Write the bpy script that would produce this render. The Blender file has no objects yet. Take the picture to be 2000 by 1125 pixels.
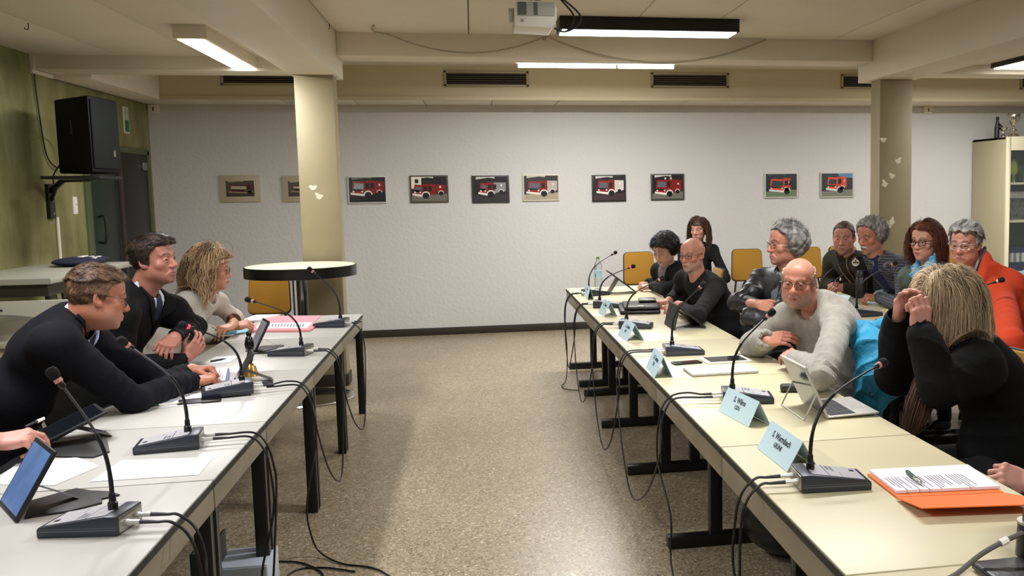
import bpy, bmesh, math, random
import numpy as np
from mathutils import Vector, Matrix
S = bpy.context.scene
COL = S.collection
random.seed(7); RNG = np.random.RandomState(7)
R_ = math.radians

# ------------------------------------------------------------------ camera
CAMP = Vector((0, 0, 1.626))
CR = np.array([[0.981451, -0.19115945, -0.01456013], [-0.03354394, -0.09645204, -0.99477224], [0.18875576, 0.97680861, -0.1010752]])
FPX, CX, CY = 1886.42, 1291.17, 561.26
cd = bpy.data.cameras.new('camera'); cam = bpy.data.objects.new('camera', cd); COL.objects.link(cam)
cd.sensor_fit = 'HORIZONTAL'; cd.sensor_width = 36; cd.lens = 36 * FPX / 2000
cd.shift_x = (1000 - CX) / 2000; cd.shift_y = (CY - 562.5) / 2000
cd.clip_start = .05; cd.clip_end = 100
_r, _d, _f = CR
cam.matrix_world = Matrix(((_r[0], -_d[0], -_f[0], 0), (_r[1], -_d[1], -_f[1], 0), (_r[2], -_d[2], -_f[2], CAMP.z), (0, 0, 0, 1)))
S.camera = cam

# ------------------------------------------------------------------ exposure, world, lamps
S.view_settings.view_transform = 'Standard'; S.view_settings.look = 'None'
S.view_settings.gamma = 1; S.view_settings.use_curve_mapping = False
S.view_settings.exposure = 1.2
S.cycles.use_denoising = True
S.cycles.max_bounces = 8; S.cycles.diffuse_bounces = 5; S.cycles.glossy_bounces = 4; S.cycles.transparent_max_bounces = 12
S.cycles.sample_clamp_indirect = 6
W_ = bpy.data.worlds.new('world'); S.world = W_; W_.use_nodes = True
W_.node_tree.nodes['Background'].inputs[0].default_value = (.8, .85, .9, 1)
W_.node_tree.nodes['Background'].inputs[1].default_value = .05
LAMPC = (.97, .975, 1.0)
def area(name, loc, sx, sy, power, rot=(0, 0, 0)):
    l = bpy.data.lights.new(name, 'AREA'); l.shape = 'RECTANGLE'; l.size = sx; l.size_y = sy; l.energy = power; l.color = LAMPC
    o = bpy.data.objects.new(name, l); o.location = loc; o.rotation_euler = rot; COL.objects.link(o); return o
area('lamp_light', (-1.785, 7.76, 2.64), .16, 1.5, 21)          # box lamp over the left tables
area('lamp_light', (1.4, 7.69, 2.85), 1.38, .2, 85)             # black lamp in the middle bay
area('lamp_light', (1.2, 9.25, 2.77), 1.45, .08, 44)            # strip behind the cross beam
area('lamp_light', (5.2, 8.25, 2.66), .16, 1.5, 26)             # right bay
area('lamp_light', (5.4, 9.4, 2.77), 1.45, .08, 24)
area('lamp_light', (-1.785, 3.8, 2.66), .16, 1.5, 28)           # the lamps of the bays nearer the viewer
area('lamp_light', (1.4, 4.3, 2.87), 1.38, .2, 36)
area('lamp_light', (1.4, .6, 2.87), 1.38, .2, 22)
area('lamp_light', (-1.785, .6, 2.66), .16, 1.5, 18)
area('lamp_light', (5.2, 4.3, 2.66), .16, 1.5, 10)
area('lamp_light', (5.2, .6, 2.66), .16, 1.5, 14)

# ------------------------------------------------------------------ helpers
def at(px, py, X=None, Y=None, Z=None):
    w = CR.T @ np.array([(px - CX) / FPX, (py - CY) / FPX, 1.0])
    if Z is not None: t = (Z - CAMP.z) / w[2]
    elif Y is not None: t = Y / w[1]
    else: t = X / w[0]
    return Vector((w[0] * t, w[1] * t, CAMP.z + w[2] * t))

def lin(h):
    if isinstance(h, str):
        h = h.lstrip('#'); h = [int(h[i:i + 2], 16) / 255 for i in (0, 2, 4)]
    return tuple(c / 12.92 if c <= .04045 else ((c + .055) / 1.055) ** 2.4 for c in h)

MATS = {}
def mat(name, col, rough=.5, metal=0, bump=None, var=None, spec=.5, emit=None, estr=0, alpha=None, trans=0, coat=0, attr=None, sheen=0):
    if name in MATS: return MATS[name]
    m = bpy.data.materials.new(name); m.use_nodes = True; MATS[name] = m
    nt = m.node_tree; b = nt.nodes['Principled BSDF']; c = lin(col)
    b.inputs['Base Color'].default_value = (*c, 1); b.inputs['Roughness'].default_value = rough
    b.inputs['Metallic'].default_value = metal; b.inputs['Specular IOR Level'].default_value = spec
    if coat: b.inputs['Coat Weight'].default_value = coat
    if trans: b.inputs['Transmission Weight'].default_value = trans; b.inputs['IOR'].default_value = 1.3
    if sheen: b.inputs['Sheen Weight'].default_value = sheen; b.inputs['Sheen Roughness'].default_value = .5
    if alpha is not None: b.inputs['Alpha'].default_value = alpha
    if emit: b.inputs['Emission Color'].default_value = (*lin(emit), 1); b.inputs['Emission Strength'].default_value = estr
    tc = None
    def coords():
        nonlocal tc
        if tc is None: tc = nt.nodes.new('ShaderNodeTexCoord')
        return tc.outputs['Object']
    base = None
    if attr:
        a = nt.nodes.new('ShaderNodeAttribute'); a.attribute_name = attr; base = a.outputs['Color']
        nt.links.new(base, b.inputs['Base Color'])
    if var:
        n = nt.nodes.new('ShaderNodeTexNoise'); n.inputs['Scale'].default_value = var[0]; n.inputs['Detail'].default_value = 5
        nt.links.new(coords(), n.inputs['Vector'])
        mp = nt.nodes.new('ShaderNodeMapRange'); mp.inputs[1].default_value = .3; mp.inputs[2].default_value = .7
        mp.inputs[3].default_value = 1 - var[1]; mp.inputs[4].default_value = 1 + var[1]
        nt.links.new(n.outputs['Fac'], mp.inputs[0])
        mx = nt.nodes.new('ShaderNodeVectorMath'); mx.operation = 'SCALE'
        if base is not None: nt.links.new(base, mx.inputs[0])
        else: mx.inputs[0].default_value = c
        nt.links.new(mp.outputs[0], mx.inputs['Scale']); nt.links.new(mx.outputs[0], b.inputs['Base Color'])
    if bump:
        n = nt.nodes.new('ShaderNodeTexNoise'); n.inputs['Scale'].default_value = bump[0]; n.inputs['Detail'].default_value = 4
        nt.links.new(coords(), n.inputs['Vector'])
        bp = nt.nodes.new('ShaderNodeBump'); bp.inputs['Strength'].default_value = bump[1]; bp.inputs['Distance'].default_value = bump[2] if len(bump) > 2 else .01
        nt.links.new(n.outputs['Fac'], bp.inputs['Height']); nt.links.new(bp.outputs['Normal'], b.inputs['Normal'])
    return m

class MB:
    def __init__(s): s.v = []; s.f = []; s.m = []
    def add(s, vs, fs, m=0):
        n = len(s.v); s.v += [tuple(v) for v in vs]; s.f += [tuple(i + n for i in f) for f in fs]; s.m += [m] * len(fs); return s
    def box(s, x0, y0, z0, x1, y1, z1, m=0, M=None):
        vs = [Vector((x, y, z)) for z in (z0, z1) for y in (y0, y1) for x in (x0, x1)]
        if M is not None: vs = [M @ v for v in vs]
        return s.add(vs, [(0, 2, 3, 1), (4, 5, 7, 6), (0, 1, 5, 4), (2, 6, 7, 3), (0, 4, 6, 2), (1, 3, 7, 5)], m)
    def tube(s, pts, r, n=8, m=0, caps=True):
        pts = [Vector(p) for p in pts]; k = len(pts); rs = r if isinstance(r, (list, tuple)) else [r] * k
        vs = []; fs = []; up = None
        for i, p in enumerate(pts):
            d = (pts[min(i + 1, k - 1)] - pts[max(i - 1, 0)]).normalized()
            if up is None: up = d.orthogonal().normalized()
            up = (up - d * up.dot(d)); up = up.normalized() if up.length > 1e-6 else d.orthogonal().normalized()
            w = d.cross(up)
            for j in range(n):
                a = 2 * math.pi * j / n; vs.append(p + (up * math.cos(a) + w * math.sin(a)) * rs[i])
        for i in range(k - 1):
            for j in range(n): fs.append((i * n + j, i * n + (j + 1) % n, (i + 1) * n + (j + 1) % n, (i + 1) * n + j))
        if caps: fs.append(tuple(range(n))[::-1]); fs.append(tuple(range((k - 1) * n, k * n)))
        return s.add(vs, fs, m)
    def lathe(s, prof, n=24, M=None, m=0):
        vs = []; fs = []; k = len(prof)
        for r, z in prof:
            for j in range(n):
                a = 2 * math.pi * j / n; v = Vector((r * math.cos(a), r * math.sin(a), z)); vs.append(M @ v if M is not None else v)
        for i in range(k - 1):
            for j in range(n): fs.append((i * n + j, i * n + (j + 1) % n, (i + 1) * n + (j + 1) % n, (i + 1) * n + j))
        fs.append(tuple(range(n))[::-1]); fs.append(tuple(range((k - 1) * n, k * n)))
        return s.add(vs, fs, m)
    def prism(s, poly, z0, z1, M=None, m=0):
        k = len(poly); vs = [Vector((x, y, z)) for z in (z0, z1) for x, y in poly]
        if M is not None: vs = [M @ v for v in vs]
        fs = [tuple(range(k))[::-1], tuple(range(k, 2 * k))] + [(i, (i + 1) % k, k + (i + 1) % k, k + i) for i in range(k)]
        return s.add(vs, fs, m)
    def ell(s, c, r, M=None, n=12, m=0):
        c = Vector(c); vs = []; fs = []; h = n // 2
        for i in range(h + 1):
            t = math.pi * i / h
            for j in range(n):
                a = 2 * math.pi * j / n; v = c + Vector((r[0] * math.sin(t) * math.cos(a), r[1] * math.sin(t) * math.sin(a), r[2] * math.cos(t))); vs.append(M @ v if M is not None else v)
        for i in range(h):
            for j in range(n): fs.append((i * n + j, (i + 1) * n + j, (i + 1) * n + (j + 1) % n, i * n + (j + 1) % n))
        return s.add(vs, fs, m)
    def build(s, name, mats, parent=None, world=False, smooth=False, bevel=0, seg=2, label=None):
        me = bpy.data.meshes.new(name); me.from_pydata(s.v, [], s.f)
        return finish(me, name, mats, parent, world, smooth, bevel, seg, s.m, label)

def finish(me, name, mats, parent=None, world=False, smooth=False, bevel=0, seg=2, mi=None, label=None):
    for m in (mats if isinstance(mats, (list, tuple)) else [mats]): me.materials.append(m)
    if mi is not None and len(me.materials) > 1: me.polygons.foreach_set('material_index', mi)
    bm = bmesh.new(); bm.from_mesh(me)
    bmesh.ops.remove_doubles(bm, verts=bm.verts, dist=1e-6)
    bmesh.ops.recalc_face_normals(bm, faces=bm.faces)
    if bevel:
        es = [e for e in bm.edges if len(e.link_faces) == 2 and e.calc_face_angle(0) > R_(40)]
        bmesh.ops.bevel(bm, geom=es, offset=bevel, segments=seg, profile=.5, affect='EDGES', clamp_overlap=True)
    bm.to_mesh(me); bm.free()
    if smooth or bevel:
        me.polygons.foreach_set('use_smooth', [True] * len(me.polygons))
        me.set_sharp_from_angle(angle=R_(38))
    o = bpy.data.objects.new(name, me); COL.objects.link(o)
    if label: o['label'] = label
    setparent(o, parent, world)
    return o
def wm(o):
    m = o.matrix_basis.copy()
    return wm(o.parent) @ o.matrix_parent_inverse @ m if o.parent else m
def setparent(o, parent, world=False):
    if parent is None: return
    o.parent = parent
    if world: o.matrix_parent_inverse = wm(parent).inverted()
def thing(name, label, cat, loc=(0, 0, 0), rotz=0, group=None):
    o = bpy.data.objects.new(name, None); o.empty_display_size = .1; COL.objects.link(o)
    o.location = loc; o.rotation_euler = (0, 0, rotz); o['label'] = label; o['category'] = cat
    if group: o['group'] = group
    return o
def tag(o, label, cat, group=None):
    o['label'] = label; o['category'] = cat
    if group: o['group'] = group
    return o
def struct(o): o['kind'] = 'structure'; return o
def dup(root, loc, rotz, label=None, group=None, scale=None):
    r = root.copy(); COL.objects.link(r); r.location = loc; r.rotation_euler = (0, 0, rotz)
    if scale: r.scale = scale
    if label: r['label'] = label
    if group: r['group'] = group
    for ch in list(root.children):
        c = ch.copy(); COL.objects.link(c); c.parent = r
        for g in ch.children:
            d = g.copy(); COL.objects.link(d); d.parent = c
    return r
def bez(p0, p1, p2, p3, n=14):
    p0, p1, p2, p3 = map(Vector, (p0, p1, p2, p3)); out = []
    for i in range(n + 1):
        t = i / n; u = 1 - t; out.append(p0 * u ** 3 + p1 * 3 * u * u * t + p2 * 3 * u * t * t + p3 * t ** 3)
    return out
def spline(pts, n=8):
    pts = [Vector(p) for p in pts]; out = []
    P = [pts[0] * 2 - pts[1]] + pts + [pts[-1] * 2 - pts[-2]]
    for i in range(1, len(P) - 2):
        a, b, c, d = P[i - 1:i + 3]
        for k in range(n):
            t = k / n; out.append(.5 * ((2 * b) + (c - a) * t + (2 * a - 5 * b + 4 * c - d) * t * t + (3 * b - a - 3 * c + d) * t ** 3))
    out.append(pts[-1]); return out
def text_mesh(txt, size, M, name, material, parent, world=False, align='CENTER'):
    cu = bpy.data.curves.new('t', 'FONT'); cu.body = txt; cu.size = size; cu.align_x = align; cu.resolution_u = 3; cu.extrude = .0002; cu.offset = size * .018
    t = bpy.data.objects.new('t', cu); COL.objects.link(t)
    dg = bpy.context.evaluated_depsgraph_get(); me = bpy.data.meshes.new_from_object(t.evaluated_get(dg))
    bpy.data.objects.remove(t); bpy.data.curves.remove(cu)
    me.transform(M); me.materials.clear(); me.materials.append(material)
    o = bpy.data.objects.new(name, me); COL.objects.link(o); setparent(o, parent, world); return o

# ------------------------------------------------------------------ materials
M_wall = mat('white_stucco', '#cbc9c5', .9, bump=(26, .4, .015))
M_ceil = mat('ceiling_paint', '#d9d1c2', .9, bump=(300, .1, .002), var=(2, .03))
M_beam = mat('beam_paint', '#ddd5c5', .8, bump=(150, .05, .002), var=(3, .02))
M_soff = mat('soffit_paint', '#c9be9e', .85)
M_trimw = mat('white_trim', '#dcd6c6', .6)
M_colmn = mat('column_paint', '#94896a', .55, bump=(60, .05, .003), var=(5, .04))
M_brown = mat('dark_baseboard', '#2c2418', .5)
M_black = mat('black_plastic', '#0b0c0e', .45)
M_blackm = mat('black_metal', '#08090a', .38, metal=0)
M_cable = mat('black_rubber', '#0a0a0b', .5)
M_chrome = mat('chrome', '#c8c8c6', .16, metal=1)
M_steel = mat('brushed_steel', '#a9a79c', .35, metal=1)
M_white = mat('white_paint', '#e9e6dc', .5)
M_paper = mat('white_paper', '#eceaf0', .8)
M_ink = mat('grey_ink', '#8b8b92', .9)
M_dink = mat('black_ink', '#16181c', .9)
M_yellow = mat('mustard_fabric', '#94690a', .85, bump=(400, .3, .002), var=(3, .05), sheen=.15)

def olive():
    m = mat('olive_plaster', '#85824f', .85, bump=(40, .12, .006))
    nt = m.node_tree; b = nt.nodes['Principled BSDF']
    tc = nt.nodes.new('ShaderNodeTexCoord'); mp = nt.nodes.new('ShaderNodeMapping'); mp.inputs['Scale'].default_value = (1, 1.3, .55)
    n = nt.nodes.new('ShaderNodeTexNoise'); n.inputs['Scale'].default_value = 2.2; n.inputs['Detail'].default_value = 7; n.inputs['Roughness'].default_value = .62
    cr = nt.nodes.new('ShaderNodeValToRGB'); e = cr.color_ramp.elements
    e[0].position = .3; e[0].color = (*lin('#625d34'), 1); e[1].position = .72; e[1].color = (*lin('#98956a'), 1)
    e.new(.5).color = (*lin('#7b784a'), 1)
    nt.links.new(tc.outputs['Object'], mp.inputs[0]); nt.links.new(mp.outputs[0], n.inputs['Vector']); nt.links.new(n.outputs['Fac'], cr.inputs[0])
    nt.links.new(cr.outputs[0], b.inputs['Base Color']); return m
M_olive = olive()
def floor_mat():
    m = mat('speckled_vinyl', '#8b8068', .3, spec=.45)
    nt = m.node_tree; b = nt.nodes['Principled BSDF']
    tc = nt.nodes.new('ShaderNodeTexCoord')
    v = nt.nodes.new('ShaderNodeTexVoronoi'); v.inputs['Scale'].default_value = 125; v.inputs['Randomness'].default_value = 1
    n0 = nt.nodes.new('ShaderNodeTexNoise'); n0.inputs['Scale'].default_value = 40; n0.inputs['Detail'].default_value = 3
    va = nt.nodes.new('ShaderNodeMixRGB'); va.blend_type = 'ADD'; va.inputs[0].default_value = .03
    nt.links.new(tc.outputs['Object'], n0.inputs['Vector']); nt.links.new(tc.outputs['Object'], va.inputs[1]); nt.links.new(n0.outputs['Color'], va.inputs[2])
    nt.links.new(va.outputs[0], v.inputs['Vector'])
    sp = nt.nodes.new('ShaderNodeSeparateColor'); nt.links.new(v.outputs['Color'], sp.inputs[0])
    cr = nt.nodes.new('ShaderNodeValToRGB'); cr.color_ramp.interpolation = 'CONSTANT'
    e = cr.color_ramp.elements
    cols = [(0, '#84765d'), (.16, '#968870'), (.42, '#a4967c'), (.62, '#8d7f66'), (.78, '#b0a48a'), (.9, '#6e604b'), (.965, '#c9bfa8')]
    e[0].position = 0; e[0].color = (*lin(cols[0][1]), 1); e[1].position = cols[1][0]; e[1].color = (*lin(cols[1][1]), 1)
    for p, c in cols[2:]: e.new(p).color = (*lin(c), 1)
    nt.links.new(sp.outputs[0], cr.inputs[0])
    big = nt.nodes.new('ShaderNodeTexNoise'); big.inputs['Scale'].default_value = 1.3; big.inputs['Detail'].default_value = 3
    nt.links.new(tc.outputs['Object'], big.inputs['Vector'])
    mr = nt.nodes.new('ShaderNodeMapRange'); mr.inputs[1].default_value = .3; mr.inputs[2].default_value = .7; mr.inputs[3].default_value = .9; mr.inputs[4].default_value = 1.06
    nt.links.new(big.outputs['Fac'], mr.inputs[0])
    sc = nt.nodes.new('ShaderNodeVectorMath'); sc.operation = 'SCALE'; nt.links.new(cr.outputs[0], sc.inputs[0]); nt.links.new(mr.outputs[0], sc.inputs['Scale'])
    nt.links.new(sc.outputs[0], b.inputs['Base Color'])
    bp = nt.nodes.new('ShaderNodeBump'); bp.inputs['Strength'].default_value = .12; bp.inputs['Distance'].default_value = .002
    nt.links.new(big.outputs['Fac'], bp.inputs['Height']); 
    rr = nt.nodes.new('ShaderNodeMapRange'); rr.inputs[3].default_value = .26; rr.inputs[4].default_value = .36
    nt.links.new(sp.outputs[1], rr.inputs[0]); nt.links.new(rr.outputs[0], b.inputs['Roughness'])
    return m
M_floor = floor_mat()

# ------------------------------------------------------------------ room shell
WY, WX = 11.26, -3.355            # back wall plane, left wall plane
RX, FY = 9.2, -4.0                # right wall, wall behind the viewer
def box(name, m, *a, bevel=0, parent=None, label=None): return MB().box(*a).build(name, m, parent, bevel=bevel, label=label, world=parent is not None)
struct(box('floor', M_floor, WX, FY, -.1, RX, WY, 0))
struct(box('wall_back', M_wall, WX - .2, WY, -.1, RX + .2, WY + .2, 3.2))
struct(box('wall_left', M_olive, WX - .2, FY - .2, -.1, WX, WY, 3.2))
struct(box('wall_right', M_wall, RX, FY - .2, -.1, RX + .2, WY, 3.2))
struct(box('wall_front', M_wall, WX, FY - .2, -.1, RX, FY, 3.2))
ceil = struct(box('ceiling', M_ceil, WX, FY, 3.02, RX, WY, 3.2))
ZC, ZS = 2.955, 2.745             # middle bay and side bay ceilings
g = .004
xs = [-1.06, .017, 1.316, 1.973, 3.254, 3.66]
for a, b in zip(xs[:-1], xs[1:]): box('panel', M_ceil, a + g, FY, ZC, b - g, 8.5, 3.03, bevel=.004, parent=ceil)
xs = [WX, -2.74, -2.085, -1.44]
for a, b in zip(xs[:-1], xs[1:]): box('panel', M_ceil, a + g / 2, FY, ZS, b - g / 2, 8.5, 3.03, bevel=.003, parent=ceil)
xs = [4.08, 4.75, 5.4, 6.1, 6.8, 7.5, 8.3, RX]
for a, b in zip(xs[:-1], xs[1:]): box('panel', M_ceil, a + g / 2, FY, ZS, b - g / 2, 8.5, 3.03, bevel=.003, parent=ceil)
box('panel', M_ceil, WX, 8.85, ZC, RX, 10.65, 3.03, parent=ceil)
x = WX                                                            # narrow tiles between soffit and back wall
k = 0
while x < RX - .1:
    x1 = min(x + .72, RX); box('tile', M_ceil, x + .004, 10.66, 2.6, x1 - .004, WY, 2.625, bevel=.003, parent=ceil); x = x1
# beams along the room, cross beams, soffits
struct(box('trim_1', M_beam, -1.44, FY, 2.604, -1.06, 8.85, 3.02, bevel=.006))
struct(box('trim_2', M_beam, 3.655, FY, 2.604, 4.08, 8.85, 3.02, bevel=.006))
struct(box('trim_3', M_beam, -1.06, 8.5, 2.765, 3.655, 8.85, 3.02, bevel=.006))
struct(box('trim_4', M_beam, WX, 8.5, 2.635, -1.44, 8.85, 3.02, bevel=.006))
struct(box('trim_5', M_beam, 4.08, 8.5, 2.66, RX, 8.85, 3.02, bevel=.006))
struct(box('trim_6', M_soff, WX, 10.645, 2.625, RX, WY, 3.02))    # soffit box above the back wall
struct(box('trim_7', M_soff, WX, 10.625, 2.6, RX, 10.66, 2.64, bevel=.004))
struct(box('trim_8', M_beam, WX, 8.85, 2.6, -3.05, 10.645, 3.02, bevel=.004))
struct(box('trim_9', M_trimw, WX - .0, 8.46, 2.6, WX + .022, 11.2, 2.632, bevel=.004))
struct(box('trim_10', M_trimw, WX, 8.47, 2.63, WX + .03, 8.5, 2.75))
struct(box('baseboard_back', M_brown, WX, WY - .015, 0, RX, WY, .085, bevel=.003))
struct(box('baseboard_left', M_brown, WX, FY, 0, WX + .015, 9.3, .085, bevel=.003))
M_scuff = mat('bare_plaster_chips', '#d9d2b8', .9)
for x0, x1, y0, y1, nm in ((-1.404, -1.095, 8.47, 8.68, 'column'), (3.72, 4.041, 8.48, 8.69, 'column')):
    c = struct(box(nm, M_colmn, x0, y0, 0, x1, y1, 2.61, bevel=.006))
    MB().box(x0 - .012, y0 - .012, 0, x1 + .012, y1 + .012, .1).build('baseboard', M_brown, c, bevel=.003)
    pts = [(-.2, 1.68), (-.16, 1.61)] if x0 < 0 else [(.035, 2.05), (.12, 1.72), (.05, 1.65), (.09, 1.26), (.13, 1.3), (.19, 1.86)]
    m = MB()
    for q, (dx, z) in enumerate(pts):
        cx = x1 + dx if x0 < 0 else x0 + dx
        poly = [(cx + .028 * math.cos(a) * (1 + .5 * math.sin(3 * a + q)), z + .03 * math.sin(a) * (1 + .4 * math.cos(2 * a + q))) for a in np.linspace(0, 6.28, 12)[:-1]]
        m.prism(poly, -y0 + .0005, -y0 + .0015, Matrix(((1, 0, 0, 0), (0, 0, -1, 0), (0, 1, 0, 0), (0, 0, 0, 1))))
    m.build('paint_chips', M_scuff, c, world=True)
# double door in the left wall
M_dgreen = mat('dark_green_door', '#0a100a', .4, var=(4, .15)); M_dgreen2 = mat('dark_green_door_leaf', '#0b2212', .4, var=(4, .15)); M_dframe = mat('door_frame_green', '#4c5a38', .5); M_rust = mat('brown_door_post', '#3a2216', .5)
d = struct(MB().box(WX - .06, 9.36, 0, WX + .02, 9.48, 2.1).box(WX - .06, 11.08, 0, WX + .02, 11.14, 2.1).box(WX - .06, 9.36, 2.06, WX + .02, 11.14, 2.12).build('door_1', M_dframe, bevel=.003))
MB().box(WX - .03, 9.49, .01, WX + .012, 10.12, 2.055).build('door_leaf', M_dgreen2, d, bevel=.003)
MB().box(WX - .03, 10.32, .01, WX + .012, 11.07, 2.055).build('door_leaf', M_dgreen, d, bevel=.003)
MB().box(WX - .02, 10.125, .01, WX + .016, 10.315, 2.055, 0).box(WX - .02, 10.19, .01, WX + .03, 10.26, 2.055, 1).build('door_post', [M_black, M_rust], d, bevel=.003)
MB().tube(spline([(WX + .01, 9.62, 1.22), (WX + .06, 9.62, 1.22), (WX + .07, 9.62, 1.33), (WX + .06, 9.62, 1.45), (WX + .01, 9.62, 1.45)]), .011).build('door_handle', M_black, d, smooth=True)
MB().box(WX + .012, 10.9, 1.9, WX + .03, 11.03, 1.98).build('door_closer', M_steel, d, bevel=.003)
# ================================================================== ceiling fittings
M_diff = mat('lit_diffuser', '#ffffff', .6, emit='#fff8ea', estr=5)
M_tube = mat('lit_tube', '#ffffff', .6, emit='#fffaf0', estr=6)
M_grille = mat('vent_frame', '#a89f86', .45, metal=.3); M_slat = mat('vent_slat', '#77705f', .5); M_dark = mat('dark_void', '#060606', .9)
t = thing('box_lamp', 'cream box lamp with glowing panel above the left row of tables', 'lamp', (-1.785, 7.76, 2.745))
MB().box(-.105, -.82, -.09, .105, .8, 0).build('housing', M_beam, t, bevel=.004)
MB().box(-.08, -.8, -.097, .08, .78, -.088).build('diffuser', M_diff, t, bevel=.003)
t = thing('pendant_lamp', 'long black ceiling lamp with bright underside behind the projector', 'lamp', (1.41, 7.69, 2.955))
MB().box(-.71, -.15, -.1, .71, .15, -.0).build('housing', M_black, t, bevel=.003)
MB().box(-.69, -.13, -.107, .69, .13, -.098).build('diffuser', M_diff, t)
t = thing('strip_lamp', 'thin glowing strip lamp half hidden behind the cross beam', 'lamp', (1.2, 9.25, 2.955))
MB().box(-.76, -.05, -.14, .76, .05, 0).build('housing', M_white, t, bevel=.004)
MB().tube([(-.74, 0, -.165), (.18, 0, -.165)], .016, 10).build('tube', M_tube, t, smooth=True)
MB().tube([(.2, 0, -.165), (.74, 0, -.165)], .016, 10).build('tube', M_tube, t, smooth=True)
t = thing('box_lamp', 'glowing ceiling lamp at the right end of the room', 'lamp', (5.2, 8.25, 2.745))
MB().box(-.42, -.4, -.045, .5, .15, 0).build('housing', M_black, t, bevel=.004)
MB().box(-.4, -.38, -.055, .48, .13, -.04).build('diffuser', M_diff, t, bevel=.02)
vl = ['left vent grille above the framed old fire engines, half cut by the beam', 'vent grille left of the strip lamp', 'vent grille right of the strip lamp', 'vent grille cut by the right column and beam', 'vent grille nearest the trophy cabinet']
for (x0, x1), lb in zip(((-2.47, -1.45), (-.255, .639), (1.975, 2.861), (4.19, 5.05), (6.44, 7.3)), vl):
    t = thing('vent_grille', lb, 'vent', ((x0 + x1) / 2, 10.645, 2.825), 0, 'vent grilles in the soffit')
    w = (x1 - x0) / 2
    fr = MB()
    for a in ((-w, -.082, w, -.058), (-w, .058, w, .082), (-w, -.082, -w + .028, .082), (w - .028, -.082, w, .082)): fr.box(a[0], -.016, a[1], a[2], .0, a[3])
    fr.build('frame', M_grille, t, bevel=.003)
    MB().box(-w + .02, -.003, -.06, w - .02, .0, .06).build('backing', M_dark, t)
    for k in range(5):
        z = -.046 + k * .023
        MB().box(-w + .028, -.014, -.0012, w - .028, -.0, .0012, M=Matrix.Translation((0, 0, z)) @ Matrix.Rotation(R_(-25), 4, 'X')).build('slat', M_slat, t)
# projector
M_proj = mat('projector_white', '#dfddd3', .4); M_projg = mat('projector_grey', '#a9ada4', .45)
t = thing('projector', 'white projector hanging from the ceiling beside the black lamp', 'projector', (.405, 6.1, 2.6))
def TM(*a): return Matrix.Translation(a)
MB().prism([(-.125, .0), (-.115, -.01), (.1, -.02), (.13, .03), (.135, .1), (.11, .135), (-.1, .145), (-.12, .12)], -.15, .15, Matrix(((1, 0, 0, 0), (0, 0, 1, 0), (0, 1, 0, .02), (0, 0, 0, 1)))).build('body', M_proj, t, bevel=.012)
MB().box(-.105, -.158, .068, .118, -.14, .15).build('side_panel', M_projg, t, bevel=.006)
m = MB()
for k in range(15): m.box(-.102, -.163, .074 + k * .005, -.05, -.156, .0765 + k * .005)
for k in range(15): m.box(-.008, -.163, .074 + k * .005, .016, -.156, .0765 + k * .005)
m.build('vent_slots', mat('vent_dark', '#5b5d55', .6), t)['kind'] = 'stuff'
MB().tube([(-.118, -.07, .085), (-.15, -.07, .083)], .042, 20).build('lens', M_projg, t, smooth=True)
MB().box(-.085, -.1595, .036, -.07, -.1535, .04).box(-.085, -.1595, .047, -.07, -.1535, .05).box(-.073, -.1595, .036, -.07, -.1535, .045).build('emblem', M_ink, t)
m = MB(); m.box(-.06, -.06, .145, .09, .06, .158); m.tube([(0, 0, .15), (0, 0, .36)], .022, 12)
for a in (-.05, .07): m.tube([(a, -.03, .155), (a * .3, 0, .2)], .009, 8)
m.build('ceiling_mount', M_chrome, t, bevel=.002)
for k, (q, lb) in enumerate(((.15, 'outer black projector cable curving down in front of the black lamp'), (.11, 'inner black projector cable curving down in front of the black lamp'))):
    o = MB().tube(spline([(.5 + k * .02, 6.12, 2.952), (.53, 6.12, 2.86), (.54 + q, 6.13, 2.72), (.545 + q * .9, 6.14, 2.65), (.6, 6.14, 2.61), (.535, 6.14, 2.63)], 8), .006, 8).build('projector_cable', M_cable, smooth=True)
    tag(o, lb, 'cable', 'projector cables')
# hanging white cable along the cross beam
def vsag(a, b, s, n=12):
    a, b = Vector(a), Vector(b); return [a.lerp(b, i / n) - Vector((0, 0, s * 4 * (i / n) * (1 - i / n))) for i in range(n + 1)]
M_wcab = mat('white_cable', '#a39b87', .5)
pts = spline([(-.72, 8.1, 2.952), (-.74, 8.25, 2.93), (-.66, 8.45, 2.94)], 5) + vsag((-.62, 8.46, 2.93), (.66, 8.47, 2.94), .14)
tag(MB().tube(pts, .007, 6).build('white_cable', M_wcab, smooth=True), 'pale cable sagging along the beam left of the projector', 'cable', 'pale cables hung below the ceiling')
tag(MB().tube(vsag((.67, 8.46, 2.94), (2.62, 8.46, 2.94), .21, 18), .008, 6).build('white_cable', M_wcab, smooth=True), 'pale cable sagging across the beam right of the projector', 'cable', 'pale cables hung below the ceiling')
for x, y, z, lb in ((-2.757, 6.988, 2.745, 'small wire hook in the ceiling at the left'), (-1.05, 8.06, 2.95, 'small wire hook at the edge of the left beam'), (.66, 8.44, 2.95, 'dark peg holding the pale cable under the projector')):
    o = MB().tube([(x, y, z), (x, y, z - .03)] + [(x - .012 + .012 * math.cos(a), y, z - .03 + .012 * math.sin(a)) for a in np.linspace(0, -3.4, 7)], .003, 6).build('ceiling_hook', M_black, smooth=True)
    tag(o, lb, 'hook')
t = thing('string_lights', 'dark string of small lights below the ceiling in the right bay', 'lights', (4.8, 8.2, 2.74))
MB().tube([(-.02, 0, 0), (.08, 0, -.012), (.2, 0, -.03), (.5, 0, -.045)], .004, 6).build('wire', M_black, t)
for k in range(6): MB().tube([(.0 + k * .08, 0, -.006 - k * .007), (k * .08 - .006, 0, -.045 - k * .007)], .005, 6).build('bulb', M_black, t)
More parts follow.
